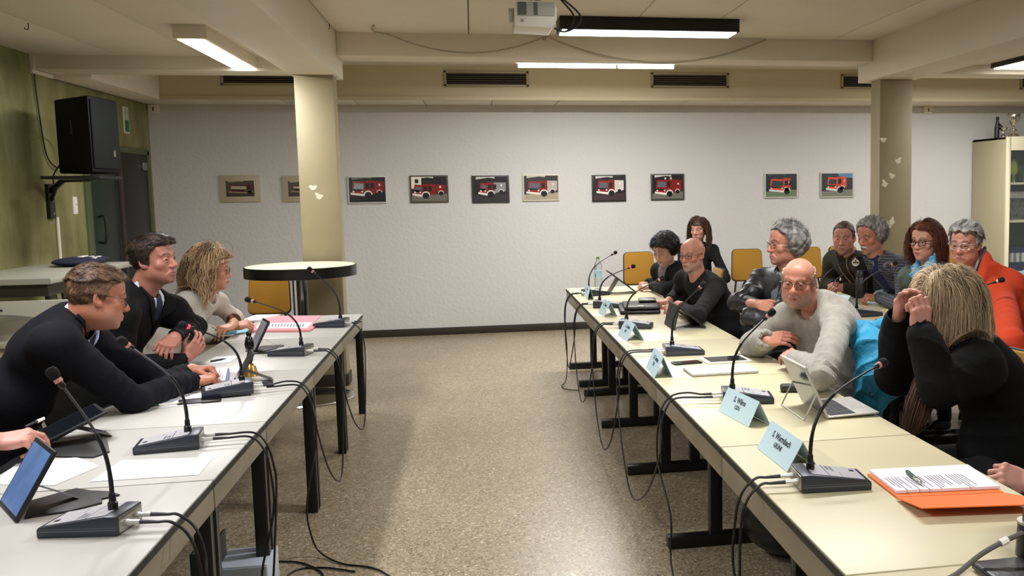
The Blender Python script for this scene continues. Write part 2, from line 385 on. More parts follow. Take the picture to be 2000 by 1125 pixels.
for x, lb in ((-3.29, 'cream junction box in the corner above the back wall'), (5.56, 'cream junction box right of the right column')):
    t = thing('junction_box', lb, 'box', (x, 11.26, 2.56))
    MB().box(-.055, -.045, -.05, .055, 0, .04).build('cover', M_beam, t, bevel=.008)
    MB().box(-.006, -.048, -.03, .006, -.043, .012).build('screw_slot', M_black, t)

# ================================================================== left wall
t = thing('loudspeaker', 'big black loudspeaker hung on the olive wall by a bracket', 'speaker', (-2.95, 7.85, 1.79))
Mz = Matrix.Rotation(R_(-16), 4, 'Z')
fx = [(-.3, -.2), (.17, -.3), (.27, .0), (.22, .3), (-.25, .3)]
Msp = Matrix.Identity(4)
# cabinet: slanted trapezoid footprint, grille on the face turned to the tables
foot = [(-.13, .29), (.24, -.1), (.29, .34), (.02, .62)]
MB().prism(foot, 0.02, .575).build('cabinet', mat('speaker_black', '#040405', .7, spec=.2), t, bevel=.014)
def edge_panel(a, b, z0, z1, off, inset):
    a, b = Vector((*a, 0)), Vector((*b, 0)); d = (b - a).normalized(); nrm = Vector((d.y, -d.x, 0))
    return Matrix(((d.x, 0, nrm.x, a.x + d.x * inset), (d.y, 0, nrm.y, a.y + d.y * inset), (0, 1, 0, z0), (0, 0, 0, 1))), (b - a).length - 2 * inset
Mg, wl = edge_panel(foot[1], foot[2], .05, .55, 0, .02)
MB().box(0, 0, 0, wl, .5, .012, M=Mg).build('grille', mat('speaker_grille', '#101312', .8, spec=.15), t, bevel=.006)
MB().box(wl * .72, .09, .012, wl * .8, .14, .016, M=Mg).build('badge', M_steel, t)
Mf, wf = edge_panel(foot[0], foot[1], .05, .55, 0, .03)
MB().box(wf * .45, .25, 0, wf * .5, .36, .003, M=Mf).build('maker_strip', mat('dark_grey_print', '#2a2c30', .5), t)
t = thing('speaker_bracket', 'black wall bracket carrying the loudspeaker', 'bracket', (WX, 8.62, 1.6))
MB().box(0, -.05, -.14, .03, .05, .14).build('wall_plate', M_blackm, t, bevel=.003)
MB().tube([(.02, 0, .08), (.2, -.2, .17), (.5, -.5, .17)], .024, 8).tube([(.02, 0, .0), (.12, -.14, .12)], .015, 8).build('arm', M_blackm, t, bevel=.002)
MB().box(.26, -.78, .165, .66, -.3, .187).build('tray', M_blackm, t, bevel=.003)
for z in (-.1, 0, .1): MB().box(.028, -.012, z - .01, .036, .012, z + .01).build('bolt', M_steel, t)
o = MB().tube([(WX + .012, 8.73, 1.47), (WX + .012, 8.73, 1.125)], .014, 8).build('cable_conduit', M_trimw, smooth=True); tag(o, 'thin white conduit running down the olive wall to the high table', 'conduit')
o = MB().tube(spline([(WX + .015, 8.5, 2.6), (WX + .015, 8.52, 2.4), (WX + .015, 8.6, 2.0), (WX + .03, 8.72, 1.88), (WX + .05, 8.82, 1.9), (WX + .08, 8.78, 2.05), (WX + .14, 8.6, 2.15), (-3.1, 8.3, 2.17), (-3.04, 8.16, 2.16)], 8), .006, 6).build('speaker_cable', M_cable, smooth=True); tag(o, 'black cable looping down the olive wall into the loudspeaker', 'cable')
o = MB().tube(spline([(-3.05, 8.16, 1.9), (-3.14, 8.3, 1.87), (-3.26, 8.5, 1.8), (-3.3, 8.6, 1.74)], 6), .006, 6).build('speaker_cable', M_cable, smooth=True); tag(o, 'short black cable from the loudspeaker to its bracket', 'cable')
t = thing('exit_sign', 'narrow green and white escape sign on the olive wall', 'sign', (WX, 10.54, 2.385))
MB().box(0, -.07, -.13, .012, .07, .13).build('frame', M_trimw, t, bevel=.002)
MB().box(.012, -.055, -.115, .0145, .055, .0).build('green_field', mat('sign_green', '#0f6a3c', .5), t)
MB().box(.012, -.055, .0, .0145, .055, .115).build('white_field', mat('sign_pale', '#a8b49a', .5), t)
t = thing('light_switch', 'white double light switch beside the dark green doors', 'switch', (WX, 9.13, 1.56))
MB().box(0, -.04, -.075, .012, .04, .075).build('plate', M_white, t, bevel=.003)
for z in (-.035, .035): MB().box(.011, -.028, z - .028, .018, .028, z + .028).build('rocker', M_white, t, bevel=.003)
# bar-height table
t = thing('high_table', 'long grey high table standing along the olive wall', 'table', (-2.98, 7.6, 0))
M_gtop = mat('grey_laminate', '#a4a295', .35, var=(3, .06)); M_taper = mat('dull_metal_leg', '#7d786c', .35, metal=.6)
MB().box(-.33, -.85, 1.08, .33, .68, 1.12).build('tabletop', M_gtop, t, bevel=.006)
MB().box(-.3, -.8, 1.0, .29, -.1, 1.08).build('apron', M_brown, t)
for x, y in ((-.2, -.7), (.16, -.45), (.24, -.4), (.24, .55), (-.25, .55)):
    MB().tube([(x, y, 1.08), (x + .07, y, .1), (x + .08, y, .0)], [.036, .026, .03], 12).build('leg', M_taper, t, smooth=True)
o = thing('folded_jersey', 'folded dark blue jersey with white print on the high table', 'jersey', (-2.93, 8.0, 1.12))
M_navy = mat('navy_cloth', '#10142e', .85, bump=(60, .3, .004))
MB().ell((0, -.02, .03), (.17, .24, .034), n=20).ell((.02, .12, .035), (.14, .16, .03), n=16).build('cloth', M_navy, o, smooth=True)
MB().box(.01, -.08, .06, .05, .04, .069).box(.07, -.02, .058, .1, .02, .066).box(.09, .04, .052, .12, .1, .06).box(.1, -.07, .044, .13, -.02, .056).build('white_print', M_white, o, bevel=.004)
# sink unit
t = thing('sink_unit', 'steel sink unit with raised rim behind the man in the dark blue suit', 'sink', (-2.94, 6.42, 0))
M_sink = mat('sink_steel', '#bdb8aa', .28, metal=.55)
MB().box(-.4, -.26, 0, .55, .26, .765).build('cupboard', mat('sink_front', '#a49e8e', .5, var=(5, .08)), t, bevel=.004)
b = MB(); b.box(-.4, -.3, .765, .6, -.22, .8); b.box(-.4, .2, .765, .6, .3, .8); b.box(.5, -.22, .765, .6, .2, .8); b.box(-.4, -.22, .765, -.3, .2, .8)
b.build('rim', M_sink, t, bevel=.01)
MB().ell((.1, -.01, .772), (.42, .22, .16), n=24).build('basin', mat('basin_steel', '#a7a396', .2, metal=.8), t, smooth=True)
MB().box(-.4, .27, .79, .6, .3, .985).build('splashback', mat('splash_pale', '#c5c0b0', .4), t, bevel=.006)
MB().ell((.02, .268, .93), (.008, .006, .008)).build('rivet', M_black, t)
MB().tube(spline([(-.1, .25, .8), (-.1, .25, 1.03), (-.07, .22, 1.075), (.0, .18, 1.06), (.02, .16, 1.02)], 6), .012, 8).build('tap', M_chrome, t, smooth=True)

# ================================================================== framed fire engines
def picture(cx, cz, w, h, label, kind, passep=0, frame='#d9d5c9'):
    t = thing('framed_photograph', label, 'picture', (cx, WY, cz), 0, 'photographs of fire engines along the back wall')
    MB().box(-w / 2, -.02, -h / 2, w / 2, 0, h / 2).build('frame', mat('frame_' + frame[1:], frame, .5), t, bevel=.002)
    iw, ih = w - .03 - passep, h - .03 - passep
    cols = []; m = MB()
    def poly(ps, c, k):
        if c not in cols: cols.append(c)
        y = -.0203 - .00035 * k
        m.add([(-iw / 2 + u * iw, y, -ih / 2 + v * ih) for u, v in ps], [tuple(range(len(ps)))], cols.index(c))
    R = lambda a, b, c, d: [(a, b), (c, b), (c, d), (a, d)]
    circ = lambda x, y, r, rx=1: [(x + r * rx * .75 * math.cos(a), y + r * math.sin(a)) for a in np.linspace(0, 2 * math.pi, 17)[:-1]]
    sky, dk, gr, red, dred, wh, win, blk, gry = kind['c']
    poly(R(0, 0, 1, 1), dk, 0); poly([(0, 0), (1, 0), (1, .3), (0, .22)], gr, 1)
    poly(kind.get('roof', [(.08, 1), (.08, .9), (.45, .97), (.62, .93), (.62, 1)]), sky, 1)
    if kind.get('house'): poly(R(0, .52, .28, 1), wh, 2); poly(R(.1, .74, .2, .9), blk, 3)
    f = kind['f']                       # front/side split, 0..1
    x0, x1, top, bot = kind['b']
    poly([(x0, bot + .06), (f, bot), (f, top - .06), (x0 + .05, top - .03)], red, 4)             # front
    if kind['t'] == 'box':
        poly([(f, bot), (x1, bot + .16), (x1, top - .04), (f, top - .02)], kind.get('side', dred), 5)
        poly([(f, bot), (f + .2, bot + .05), (f + .2, top - .03), (f, top - .02)], dred, 6)
        for q in (.62, .76): poly(R(f + (x1 - f) * q, bot + .2, f + (x1 - f) * q + .006, top - .05), gry, 7)
    elif kind['t'] == 'pickup':
        poly([(f, bot), (x1, bot + .1), (x1, top - .3), (f, top - .28)], dred, 5)
        poly([(f - .1, top - .3), (f, top), (f + .22, top - .02), (f + .26, top - .28)], dred, 5)
    else:
        poly([(f, bot), (x1, bot + .16), (x1, top - .06), (f + .05, top - .0), (f, top - .1)], dred, 5)
    wt, wb = top - .1, top - .34
    poly([(x0 + .06, wb), (f - .03, wb - .02), (f - .02, wt - .04), (x0 + .09, wt - .01)], win, 7)   # windscreen
    poly([(f + .03, wb), (f + .13, wb + .02), (f + .13, wt - .01), (f + .03, wt - .03)], blk, 8)
    if kind.get('two'): poly([(f + .16, wb + .02), (f + .26, wb + .04), (f + .26, wt - .01), (f + .16, wt - .02)], blk, 8)
    poly([(x0 + .02, bot + .2), (f - .03, bot + .17), (f - .03, bot + .24), (x0 + .02, bot + .27)], kind.get('grille', blk), 7)
    poly([(x0 - .02, bot + .05), (f + .0, bot - .02), (f + .0, bot + .07), (x0 - .02, bot + .13)], wh, 8)  # bumper
    for u in (x0 + .06, f - .06): poly(circ(u, bot + .17, .035), wh, 9)
    half = lambda x, y, r_: [(x + r_ * .75 * math.cos(a), y + r_ * math.sin(a)) for a in np.linspace(-.1, math.pi + .1, 13)]
    poly(half(f + .1, bot + .05, .155), wh, 9); poly(circ(f + .1, bot + .03, .125), blk, 10)
    poly(half(x1 - .14, bot + .13, .105), wh, 9); poly(circ(x1 - .14, bot + .12, .085), blk, 10)
    if kind.get('lights'):
        for u in (f - .06, f + .12): poly(R(u, top - .02, u + .05, top + .06), wh, 7)
    poly(R(f + (x1 - f) * .72, (top + bot) / 2 + .08, f + (x1 - f) * .8, (top + bot) / 2 + .16), wh, 9)
    m.build('print', [mat('print_' + c[1:], c, .35) for c in cols], t)
C1 = ('#c9c7b9', '#191714', '#6d6a60', '#8f1512', '#7c0f10', '#e6ddd2', '#566066', '#0b0b0c', '#a9a49c')
OLD = ('#a39a80', '#4d4433', '#3a3327', '#5d1c14', '#501610', '#8d7c63', '#b2a58c', '#1d1511', '#6d6250')
ORG = ('#5d7ea3', '#2c3335', '#77776b', '#d2492a', '#bd3c20', '#d8d4cc', '#2b3a40', '#101214', '#8c8f8c')
pics = [
 (-2.475, 1.699, .41, .29, 'framed old photograph of a dark red fire engine, leftmost of the wall row', dict(c=OLD, f=.75, b=(.1, .95, .78, .2), t='pickup'), .09, '#b3a88d'),
 (-1.84, 1.689, .40, .285, 'framed old photograph of a red fire engine half hidden behind the left column', dict(c=OLD, f=.5, b=(.12, .95, .78, .25), t='van'), .09, '#b3a88d'),
 (-1.144, 1.668, .42, .305, 'photograph of a red fire engine with rounded nose just right of the left column', dict(c=('#6d6d5c', '#1a140d', '#0c0c0b', '#8b2a1e', '#7a1512', '#e9e2d4', '#8d9a98', '#0c0c0d', '#908a80'), f=.42, b=(.06, .97, .88, .26), t='van', two=1), .0, '#c9c8c4'),
 (-.472, 1.667, .42, .305, 'photograph of a red fire engine in front of a white gabled house', dict(c=C1, f=.3, b=(.04, .97, .72, .2), t='van', house=1, two=1), 0, '#4a3d30'),
 (.21, 1.655, .42, .31, 'photograph of a red fire engine with silver rear on dark asphalt', dict(c=C1[:2] + ('#2d2b2d',) + C1[3:], f=.4, b=(.16, .94, .8, .26), t='box', side='#8d8a88', two=1), 0, '#3a3330'),
 (.783, 1.664, .42, .305, 'photograph of a red and silver fire engine on pale paving', dict(c=('#b9b6a8', '#2a2a26', '#a49a80') + C1[3:], f=.48, b=(.08, .97, .82, .22), t='box', side='#b4a79c'), 0, '#cfc8b5'),
 (1.57, 1.647, .40, .31, 'photograph of a red fire engine with white shutters on maroon ground', dict(c=('#c7c5ba', '#1b1718', '#3b2b2d') + C1[3:], f=.48, b=(.12, .97, .86, .26), t='box', side='#cfc6bb'), 0, '#241d1b'),
 (2.269, 1.652, .40, .308, 'photograph of a red van with white bumper and two roof lights', dict(c=C1, f=.46, b=(.1, .96, .84, .18), t='van', lights=1), 0, '#3c3a33'),
 (3.67, 1.652, .42, .305, 'photograph of an orange red pick-up with silver bumper on grass', dict(c=('#3c4444', '#232a2a', '#6c7a5c') + ORG[3:], f=.58, b=(.12, .8, .82, .2), t='pickup', two=1), 0, '#c9c5b8'),
 (4.382, 1.648, .43, .308, 'photograph of an orange box lorry at the right end of the wall row', dict(c=ORG, f=.5, b=(.16, .8, .88, .24), t='box', side='#cf4a2b', roof=[(.5, 1), (.62, .82), (1, .8), (1, 1)]), 0, '#b9b6aa')]
for p in pics: picture(*p)

# ================================================================== round standing table
t = thing('standing_table', 'round high table with thick black rim and chrome column by the left column', 'table', (-1.345, 8.0, 0))
MB().lathe([(.41, 1.066), (.41, 1.07), (.405, 1.072)], 48).build('tabletop', mat('cream_round_top', '#e2dcbc', .35), t, smooth=True)
MB().lathe([(.405, .985), (.42, .987), (.42, 1.068), (.41, 1.07)], 48).build('rim', mat('black_rim', '#070808', .3), t, smooth=True)
MB().tube([(0, 0, .02), (0, 0, .985)], .042, 20).build('column', mat('dark_chrome', '#777b7d', .12, metal=1), t, smooth=True)
MB().tube([(-.075, .06, .02), (-.075, .06, .985)], .008, 8).build('rod', M_chrome, t, smooth=True)
MB().lathe([(.36, 0), (.365, .006), (.355, .016), (.06, .022), (.04, .03)], 48).build('base', M_chrome, t, smooth=True)

# ================================================================== chairs
M_shell = mat('chair_shell_black', '#0c0c0d', .5)
def chair_proto(loc, rot, label):
    t = thing('stacking_chair', label, 'chair', loc, rot, 'mustard padded chairs')
    rr = lambda w, h, r, z0: [(x + sx * 0, z) for x, z, sx in []]
    def rounded(w0, w1, z0, z1, r, n=5):
        out = []
        for cx, cz, a0 in ((w1 - r, z1 - r, 0), (-w1 + r, z1 - r, 90), (-w0 + r, z0 + r, 180), (w0 - r, z0 + r, 270)):
            for k in range(n + 1): a = R_(a0 + 90 * k / n); out.append((cx + r * math.cos(a), cz + r * math.sin(a)))
        return out
    Mb = Matrix.Translation((0, .14, 0)) @ Matrix.Rotation(R_(-8), 4, 'X') @ Matrix(((1, 0, 0, 0), (0, 0, 1, 0), (0, 1, 0, 0), (0, 0, 0, 1)))
    MB().prism(rounded(.185, .172, .59, .955, .05), -.004, .014, Mb).build('back_shell', M_shell, t, bevel=.004)
    MB().prism(rounded(.178, .165, .598, .948, .045), -.024, -.002, Mb).build('back_pad', M_yellow, t, bevel=.009, seg=3)
    Ms = Matrix.Translation((0, -.01, .43))
    MB().prism(rounded(.2, .205, -.2, .2, .05), -.008, .008, Ms).build('seat_shell', M_shell, t, bevel=.004)
    MB().prism(rounded(.19, .195, -.19, .19, .05), .006, .034, Ms).build('seat_pad', M_yellow, t, bevel=.01, seg=3)
    for s in (-1, 1):
        MB().tube([(s * .17, -.15, .425), (s * .2, -.2, .006)], .011, 8).build('leg', M_blackm, t, smooth=True)
        MB().tube([(s * .17, .12, .425), (s * .2, .24, .006)], .011, 8).build('leg', M_blackm, t, smooth=True)
        MB().tube(spline([(s * .15, .1, .42), (s * .15, .2, .45), (s * .13, .235, .6), (s * .12, .245, .72)], 5), .011, 8).build('back_support', M_blackm, t, smooth=True)
    return t
G_ch = 'mustard padded chairs'
CH0 = chair_proto((-1.8, 8.68, 0), R_(-6), 'mustard chair behind the round high table')
def chair(x, y, r, label, s=1): return dup(CH0, (x, y, 0), R_(r), label, G_ch, (s, s, s))
chair(1.8, 10.2, 6, 'mustard chair against the back wall left of the black-haired woman')
chair(2.99, 10.2, -4, 'mustard chair against the back wall between bald man and grey-haired man')
chair(3.73, 10.25, 0, 'mustard chair against the back wall behind the grey curly head')
chair(4.17, 10.25, 0, 'mustard chair against the back wall behind the man in the olive jacket')
chair(5.56, 10.2, 0, 'mustard chair between the woman with the blue scarf and the orange hoodie')
chair(2.42, 10.35, 0, 'mustard chair under the long-haired woman by the back wall')
# chairs in use (rotz -90: faces -X, 90: faces +X)
for x, y, r, lb in ((-1.98, 4.25, 90, 'mustard chair under the man in the dark blue suit'), (-1.95, 5.4, 90, 'mustard chair under the man in the black suit'), (-1.92, 6.55, 90, 'mustard chair under the woman in the white jumper'),
                    (-2.1, 3.35, 90, 'mustard chair under the person writing on the dark tablet'),
                    (1.8, 8.05, -90, 'mustard chair under the black-haired woman'), (1.8, 6.95, -90, 'mustard chair under the bald man'), (1.86, 5.7, -90, 'mustard chair under the man in the leather jacket'),
                    (1.75, 4.5, -90, 'mustard chair under the man in the cream sweater'), (1.95, 3.5, -80, 'mustard chair under the woman with raised hands'), (1.92, 2.2, -90, 'mustard chair at the near end of the right tables'),
                    (3.50, 7.35, -90, 'mustard chair under the man in the olive jacket'), (3.46, 6.55, -90, 'mustard chair under the man in the checked jacket'), (3.46, 5.85, -90, 'mustard chair under the woman with the blue scarf'),
                    (3.52, 5.05, -90, 'mustard chair under the man in the orange hoodie'), (4.4, 5.6, -90, 'mustard chair under the person in the pale blue shirt'), (3.5, 4.2, -90, 'mustard chair beside the man in the orange hoodie')):
    chair(x, y, r, lb)

# ================================================================== tables
M_ltop = mat('white_table_top', '#b7b5ae', .42, var=(2, .03)); M_edge = mat('black_table_edge', '#0c0c0c', .5)
M_lapr = mat('apron_metal_beige', '#8e8672', .4, metal=.3, var=(6, .06)); M_rtop = mat('cream_table_top', '#cdc4a0', .42, var=(2, .02)); M_rapr = mat('apron_grey_brown', '#8d836c', .4, metal=.2, var=(5, .1))
M_legstripe = mat('leg_profile_grey', '#5a5852', .4, metal=.5)
LX, LD = -.825, .705
def ltable(y0, y1, label):
    t = thing('conference_table', label, 'table', (LX - LD / 2, (y0 + y1) / 2, 0), 0, 'white tables of the left row')
    w, d = LD / 2, (y1 - y0) / 2 - .003
    MB().box(-w, -d, .715, w, d, .734).build('tabletop_core', M_edge, t)
    MB().box(-w + .002, -d + .001, .733, w - .002, d - .001, .74).build('tabletop', M_ltop, t, bevel=.002)
    a = MB(); a.box(w - .025, -d + .004, .645, w - .002, d - .004, .714); a.box(-w + .002, -d + .004, .645, -w + .025, d - .004, .714)
    a.box(-w + .02, -d + .004, .645, w - .02, -d + .03, .714); a.box(-w + .02, d - .03, .645, w - .02, d - .004, .714); a.build('apron', M_lapr, t, bevel=.002)
    for sx in (-1, 1):
        for sy in (-1, 1):
            x, y = sx * (w - .03), sy * (d - .03)
            l = MB().box(x - .024, y - .024, 0, x + .024, y + .024, .714).build('leg', M_blackm, t, bevel=.004)
            MB().box(x + .022, y - .019, .01, x + .0265, y - .009, .64).build('edge_strip', M_legstripe, l)
    return t
for a, b, lb in ((6.267, 7.391, 'white table at the far end of the left row, pink folder on it'), (5.12, 6.267, 'white table in front of the man in the black suit'), (3.958, 5.12, 'white table in front of the man in the dark blue suit'),
                 (3.169, 3.958, 'narrow white table carrying the loose white sheet'), (2.02, 3.169, 'white table nearest the viewer in the left row')):
    ltable(a, b, lb)
RX0, RD = .81, .71
def rtable(x0, y0, y1, label, group, legs, top=M_rtop):
    t = thing('conference_table', label, 'table', (x0 + RD / 2, (y0 + y1) / 2, 0), 0, group)
    w, d = RD / 2, (y1 - y0) / 2 - .003
    MB().box(-w, -d, .712, w, d, .734).build('tabletop_core', M_edge, t)
    MB().box(-w + .002, -d + .001, .733, w - .002, d - .001, .74).build('tabletop', top, t, bevel=.002)
    MB().box(-w + .004, -d + .002, .63, -w + .03, d - .002, .712).build('front_apron', M_rapr, t, bevel=.002)
    a = MB(); a.box(w - .03, -d + .03, .65, w - .01, d - .03, .712); a.box(-w + .03, -d + .01, .65, w - .01, -d + .03, .712); a.box(-w + .03, d - .03, .65, w - .01, d - .01, .712); a.build('frame', M_blackm, t)
    for fy in legs:
        yy = fy - (y0 + y1) / 2
        l = MB().box(-w + .01, yy - .03, .0, w - .01, yy + .03, .055).build('leg', M_blackm, t, bevel=.004)
        for px in (-.12, .05):
            MB().box(px - .028, yy - .028, .05, px + .028, yy + .028, .71).build('post', M_blackm, l, bevel=.003)
            MB().box(px - .0295, yy - .012, .06, px - .0275, yy - .006, .63).build('edge_strip', M_legstripe, l)
    return t
GR = 'cream tables of the front right row'
ys = [8.772, 7.711, 6.731, 5.5, 4.368, 3.156, 2.016, .9]
rl = ['cream table at the far end of the front right row, water bottle on it', 'cream table with the black leather case', 'cream table with the propped-up tablet near the bald man', 'cream table with the white tablet and felt pouch',
      'cream table with the silver laptop', 'cream table with the orange folder', 'cream table at the lower right corner, mostly out of view']
fl = [[8.73, 7.9], [7.53], [6.48], [5.35], [4.18], [3.0], [1.9, 1.0]]
for k in range(7): rtable(RX0, ys[k + 1], ys[k], rl[k], GR, fl[k])
for k, (a, b, lb) in enumerate(((6.75, 7.9, 'cream rear table in front of the man in the olive jacket'), (5.6, 6.75, 'cream rear table in front of the man in the checked jacket'), (4.45, 5.6, 'cream rear table in front of the man in the orange hoodie'), (3.3, 4.45, 'cream rear table behind the woman with raised hands'))):
    rtable(2.3, a, b, lb, 'cream tables of the rear right row', [b - .06, a + .06])
# ================================================================== microphone units
M_mic = mat('mic_housing', '#2a2f39', .38); M_mlab = mat('mic_label_grey', '#b2b0b4', .4); M_mlab2 = mat('mic_label_dark', '#6f6f74', .45)
M_led = mat('red_led_ring', '#d32a3a', .4, emit='#ff2a4a', estr=.9); M_ring = mat('pale_red_ring', '#c9877f', .4); M_foam = mat('black_foam', '#08080a', .95, bump=(500, .6, .002))
M_boot = mat('grey_boot', '#2c2b2e', .5); M_plug = mat('pale_plug', '#d8d8d4', .25, metal=.6)
def mic_master():
    t = thing('conference_microphone', 'x', 'microphone')
    prof = [(-.105, 0), (.105, 0), (.105, .054), (.07, .054), (-.1, .028), (-.105, .024)]
    Mx = Matrix(((1, 0, 0, 0), (0, 0, 1, 0), (0, 1, 0, 0), (0, 0, 0, 1)))
    h = MB().prism(prof, -.066, .066, Mx).build('housing', M_mic, t, bevel=.004)
    for y in (-.0667, .0663): MB().box(-.1, y, .016, .102, y + .0006, .019).box(-.1, y, .023, .102, y + .0006, .0245).build('side_groove', mat('groove_pale', '#565a64', .4), h)
    sl = math.atan2(.026, .17)
    Ml = Matrix.Translation((-.1, 0, .0283)) @ Matrix.Rotation(-sl, 4, 'Y')
    MB().box(.012, -.055, 0, .118, .055, .0014, M=Ml).build('label_panel', M_mlab, t)
    MB().box(.121, -.055, 0, .172, .055, .0014, M=Ml).build('label_panel', M_mlab, t)
    MB().box(.022, -.034, .001, .036, -.018, .0022, M=Ml).build('talk_button', M_dink, t)
    MB().box(.09, -.045, .001, .098, .0, .0018, M=Ml).box(.102, -.045, .001, .112, -.01, .0018, M=Ml).box(.078, .012, .001, .08, .046, .0018, M=Ml).build('label_print', M_mlab2, t)
    MB().box(.1045, -.058, .006, .1065, .058, .049).build('connector_plate', M_steel, t, bevel=.001)
    for y in (-.03, .03):
        c = MB().tube([(.106, y, .027), (.118, y, .027)], .0085, 14).tube([(.117, y, .027), (.146, y, .027)], .0068, 14).build('connector', M_plug, t, smooth=True)
        MB().tube([(.144, y, .027), (.175, y, .0262), (.192, y, .0255)], [.0062, .0052, .0042], 10).build('connector_boot', M_boot, c, smooth=True)
    MB().lathe([(.0125, 0), (.0125, .022), (.009, .026), (.0085, .044), (.006, .05)], 16, Matrix.Translation((.062, 0, .05))).build('socket', M_blackm, t, smooth=True)
    return t
MIC0 = mic_master()
G_L, G_R = 'microphone units of the left row', 'microphone units of the right row'
UNITS = {}
def microphone(key, loc, rot, tip, label, group, red=False):
    t = dup(MIC0, (0, 0, 0), 0)
    t.location = (*loc, .74); t.rotation_euler = (0, 0, R_(rot)); t['label'] = label; t['group'] = group
    Mw = t.matrix_basis.copy(); inv = Mw.inverted()
    base = Vector((.062, 0, .095)); tp = inv @ Vector(tip); L = (tp - base).length
    dr = (tp - base).normalized()
    hd = (tp - (base + Vector((0, 0, L * .35)))).normalized()
    c = bez(base, base + Vector((0, 0, L * .36)), tp - hd * L * .55, tp - hd * .055, 18)
    cut = 10
    MB().tube(c[:cut + 1], [.0062] * 3 + [.0055] * (cut - 2), 8).build('gooseneck', M_blackm, t, smooth=True)
    MB().tube(c[cut:], .0036, 8).build('stem', mat('stem_grey', '#55555a', .35, metal=.6) if group == G_L and key in ('L4', 'L5') else M_blackm, t, smooth=True)
    q = hd.to_track_quat('Z', 'Y').to_matrix().to_4x4()
    h = MB().lathe([(.0045, -.03), (.0085, -.024), (.0085, -.012)], 14, Matrix.Translation(tp) @ q @ Matrix.Translation((0, 0, -.03))).build('mic_collar', M_blackm, t, smooth=True)
    MB().lathe([(.0085, -.042), (.0105, -.04), (.0105, -.031), (.0085, -.03)], 14, Matrix.Translation(tp) @ q).build('light_ring', M_led if red else M_ring, h, smooth=True)
    MB().lathe([(.008, -.032), (.0135, -.026), (.0155, -.012), (.0145, -.003), (.009, .003), (.002, .004)], 16, Matrix.Translation(tp) @ q).build('foam_head', M_foam, h, smooth=True)
    UNITS[key] = Mw
    return t
T = lambda px, py, Y: tuple(at(px, py, Y=Y))
microphone('L1', (-.958, 6.745), -10, T(602, 523, 6.72), 'black microphone unit beside the pink folder', G_L)
microphone('L2', (-1.02, 5.61), -15, T(480, 584, 5.62), 'black microphone unit in front of the white table tablet, head before the mustard chair', G_L)
microphone('L3', (-1.10, 4.53), 15, T(352, 636, 4.42), 'black microphone unit with glowing pink ring before the man in black suit', G_L, True)
microphone('L4', (-1.082, 3.62), 7, T(232, 662, 3.5), 'black microphone unit behind the loose white sheet', G_L)
microphone('L5', (-1.035, 2.765), -9, T(97, 721, 2.74), 'black microphone unit nearest the viewer in the left row', G_L)
microphone('R1', (1.0, 8.11), 199, T(1204, 492, 8.2), 'black microphone unit beside the water bottle', G_R)
microphone('R2', (.985, 7.24), 165, T(1240, 519, 7.2), 'black microphone unit with red lit ring left of the leather case', G_R, True)
microphone('R3', (1.01, 6.09), 163, T(1297, 542, 6.1), 'black microphone unit just beyond the seam behind the third name sign', G_R)
microphone('R4', (1.09, 5.03), 178, T(1377, 552, 4.9), 'black microphone unit beside the phone and white tablet', G_R)
microphone('R5', (1.1, 3.83), 170, T(1512, 606, 3.76), 'black microphone unit half behind the S. Wilms sign', G_R)
microphone('R6', (1.02, 2.66), 176, T(1729, 706, 2.86), 'black microphone unit nearest the viewer in the right row, left of the orange folder', G_R)
microphone('Q1', (2.62, 6.2), 186, T(1752, 512, 6.0), 'black microphone unit on the rear table left of the raised hand', G_R)
microphone('Q2', (2.66, 7.0), 185, T(1678, 502, 7.0), 'black microphone unit on the rear table before the man in the olive jacket', G_R)
microphone('Q3', (2.6, 4.95), 184, T(1961, 545, 4.75), 'black microphone unit on the rear table before the orange hoodie', G_R)

for c in list(MIC0.children_recursive) + [MIC0]: bpy.data.objects.remove(c)
# ------------------------------------------------------------------ microphone cables
def conn(key, s):           # end of the boot on side s (+1 far, -1 near in local y) and its direction
    m = UNITS[key]; p = m @ Vector((.19, .03 * s, .0255)); d = (m.to_3x3() @ Vector((1, 0, 0))).normalized(); return p, d
def cable_path(key, s, edge, sgn, drop=.2):
    p, d = conn(key, s); out = [p - d * .03, p]
    ex = edge; k = (ex - p.x) / d.x if abs(d.x) > .1 else .1
    y = p.y + d.y * k
    if k > .1: out.append(p + d * k * .55 + Vector((0, 0, .008)))
    out.append(Vector((ex + sgn * .012, y - .004, .764))); out.append(Vector((ex + sgn * .055, y - .014, .727))); out.append(Vector((ex + sgn * .078, y - .022, .65))); out.append(Vector((ex + sgn * .084, y - .026, .74 - drop)))
    return out
def cab(pts, label, group, r=.0042):
    o = MB().tube(spline(pts, 7), r, 7).build('microphone_cable', M_cable, smooth=True); tag(o, label, 'cable', group); return o
def loop(k1, s1, k2, s2, edge, sgn, zlow, label, group, lean=.5, dx=0):
    a = cable_path(k1, s1, edge, sgn); b = cable_path(k2, s2, edge, sgn)
    ya, yb = a[-1].y, b[-1].y; x = edge + sgn * (.09 + dx); m = ya + (yb - ya) * lean
    w = abs(ya - yb)
    mid = [Vector((x, ya + (m - ya) * .45, zlow + .14)), Vector((x, m, zlow)), Vector((x, yb + (m - yb) * .45, zlow + .14))]
    return cab(a + mid + b[::-1], label, group)
GL, GRc = 'microphone cables over the left table edge', 'microphone cables over the right table edge'
loop('L1', -1, 'L2', 1, LX, 1, .13, 'black cable looping from the farthest left microphone down past the last leg', GL, .3)
loop('L2', -1, 'L3', 1, LX, 1, .12, 'black cable looping between the left microphones before the standing table', GL, .3)
def drop(k, s, edge, sgn, fl, label, group):
    a = cable_path(k, s, edge, sgn, .25); return cab(a + [Vector(q) for q in fl], label, group)
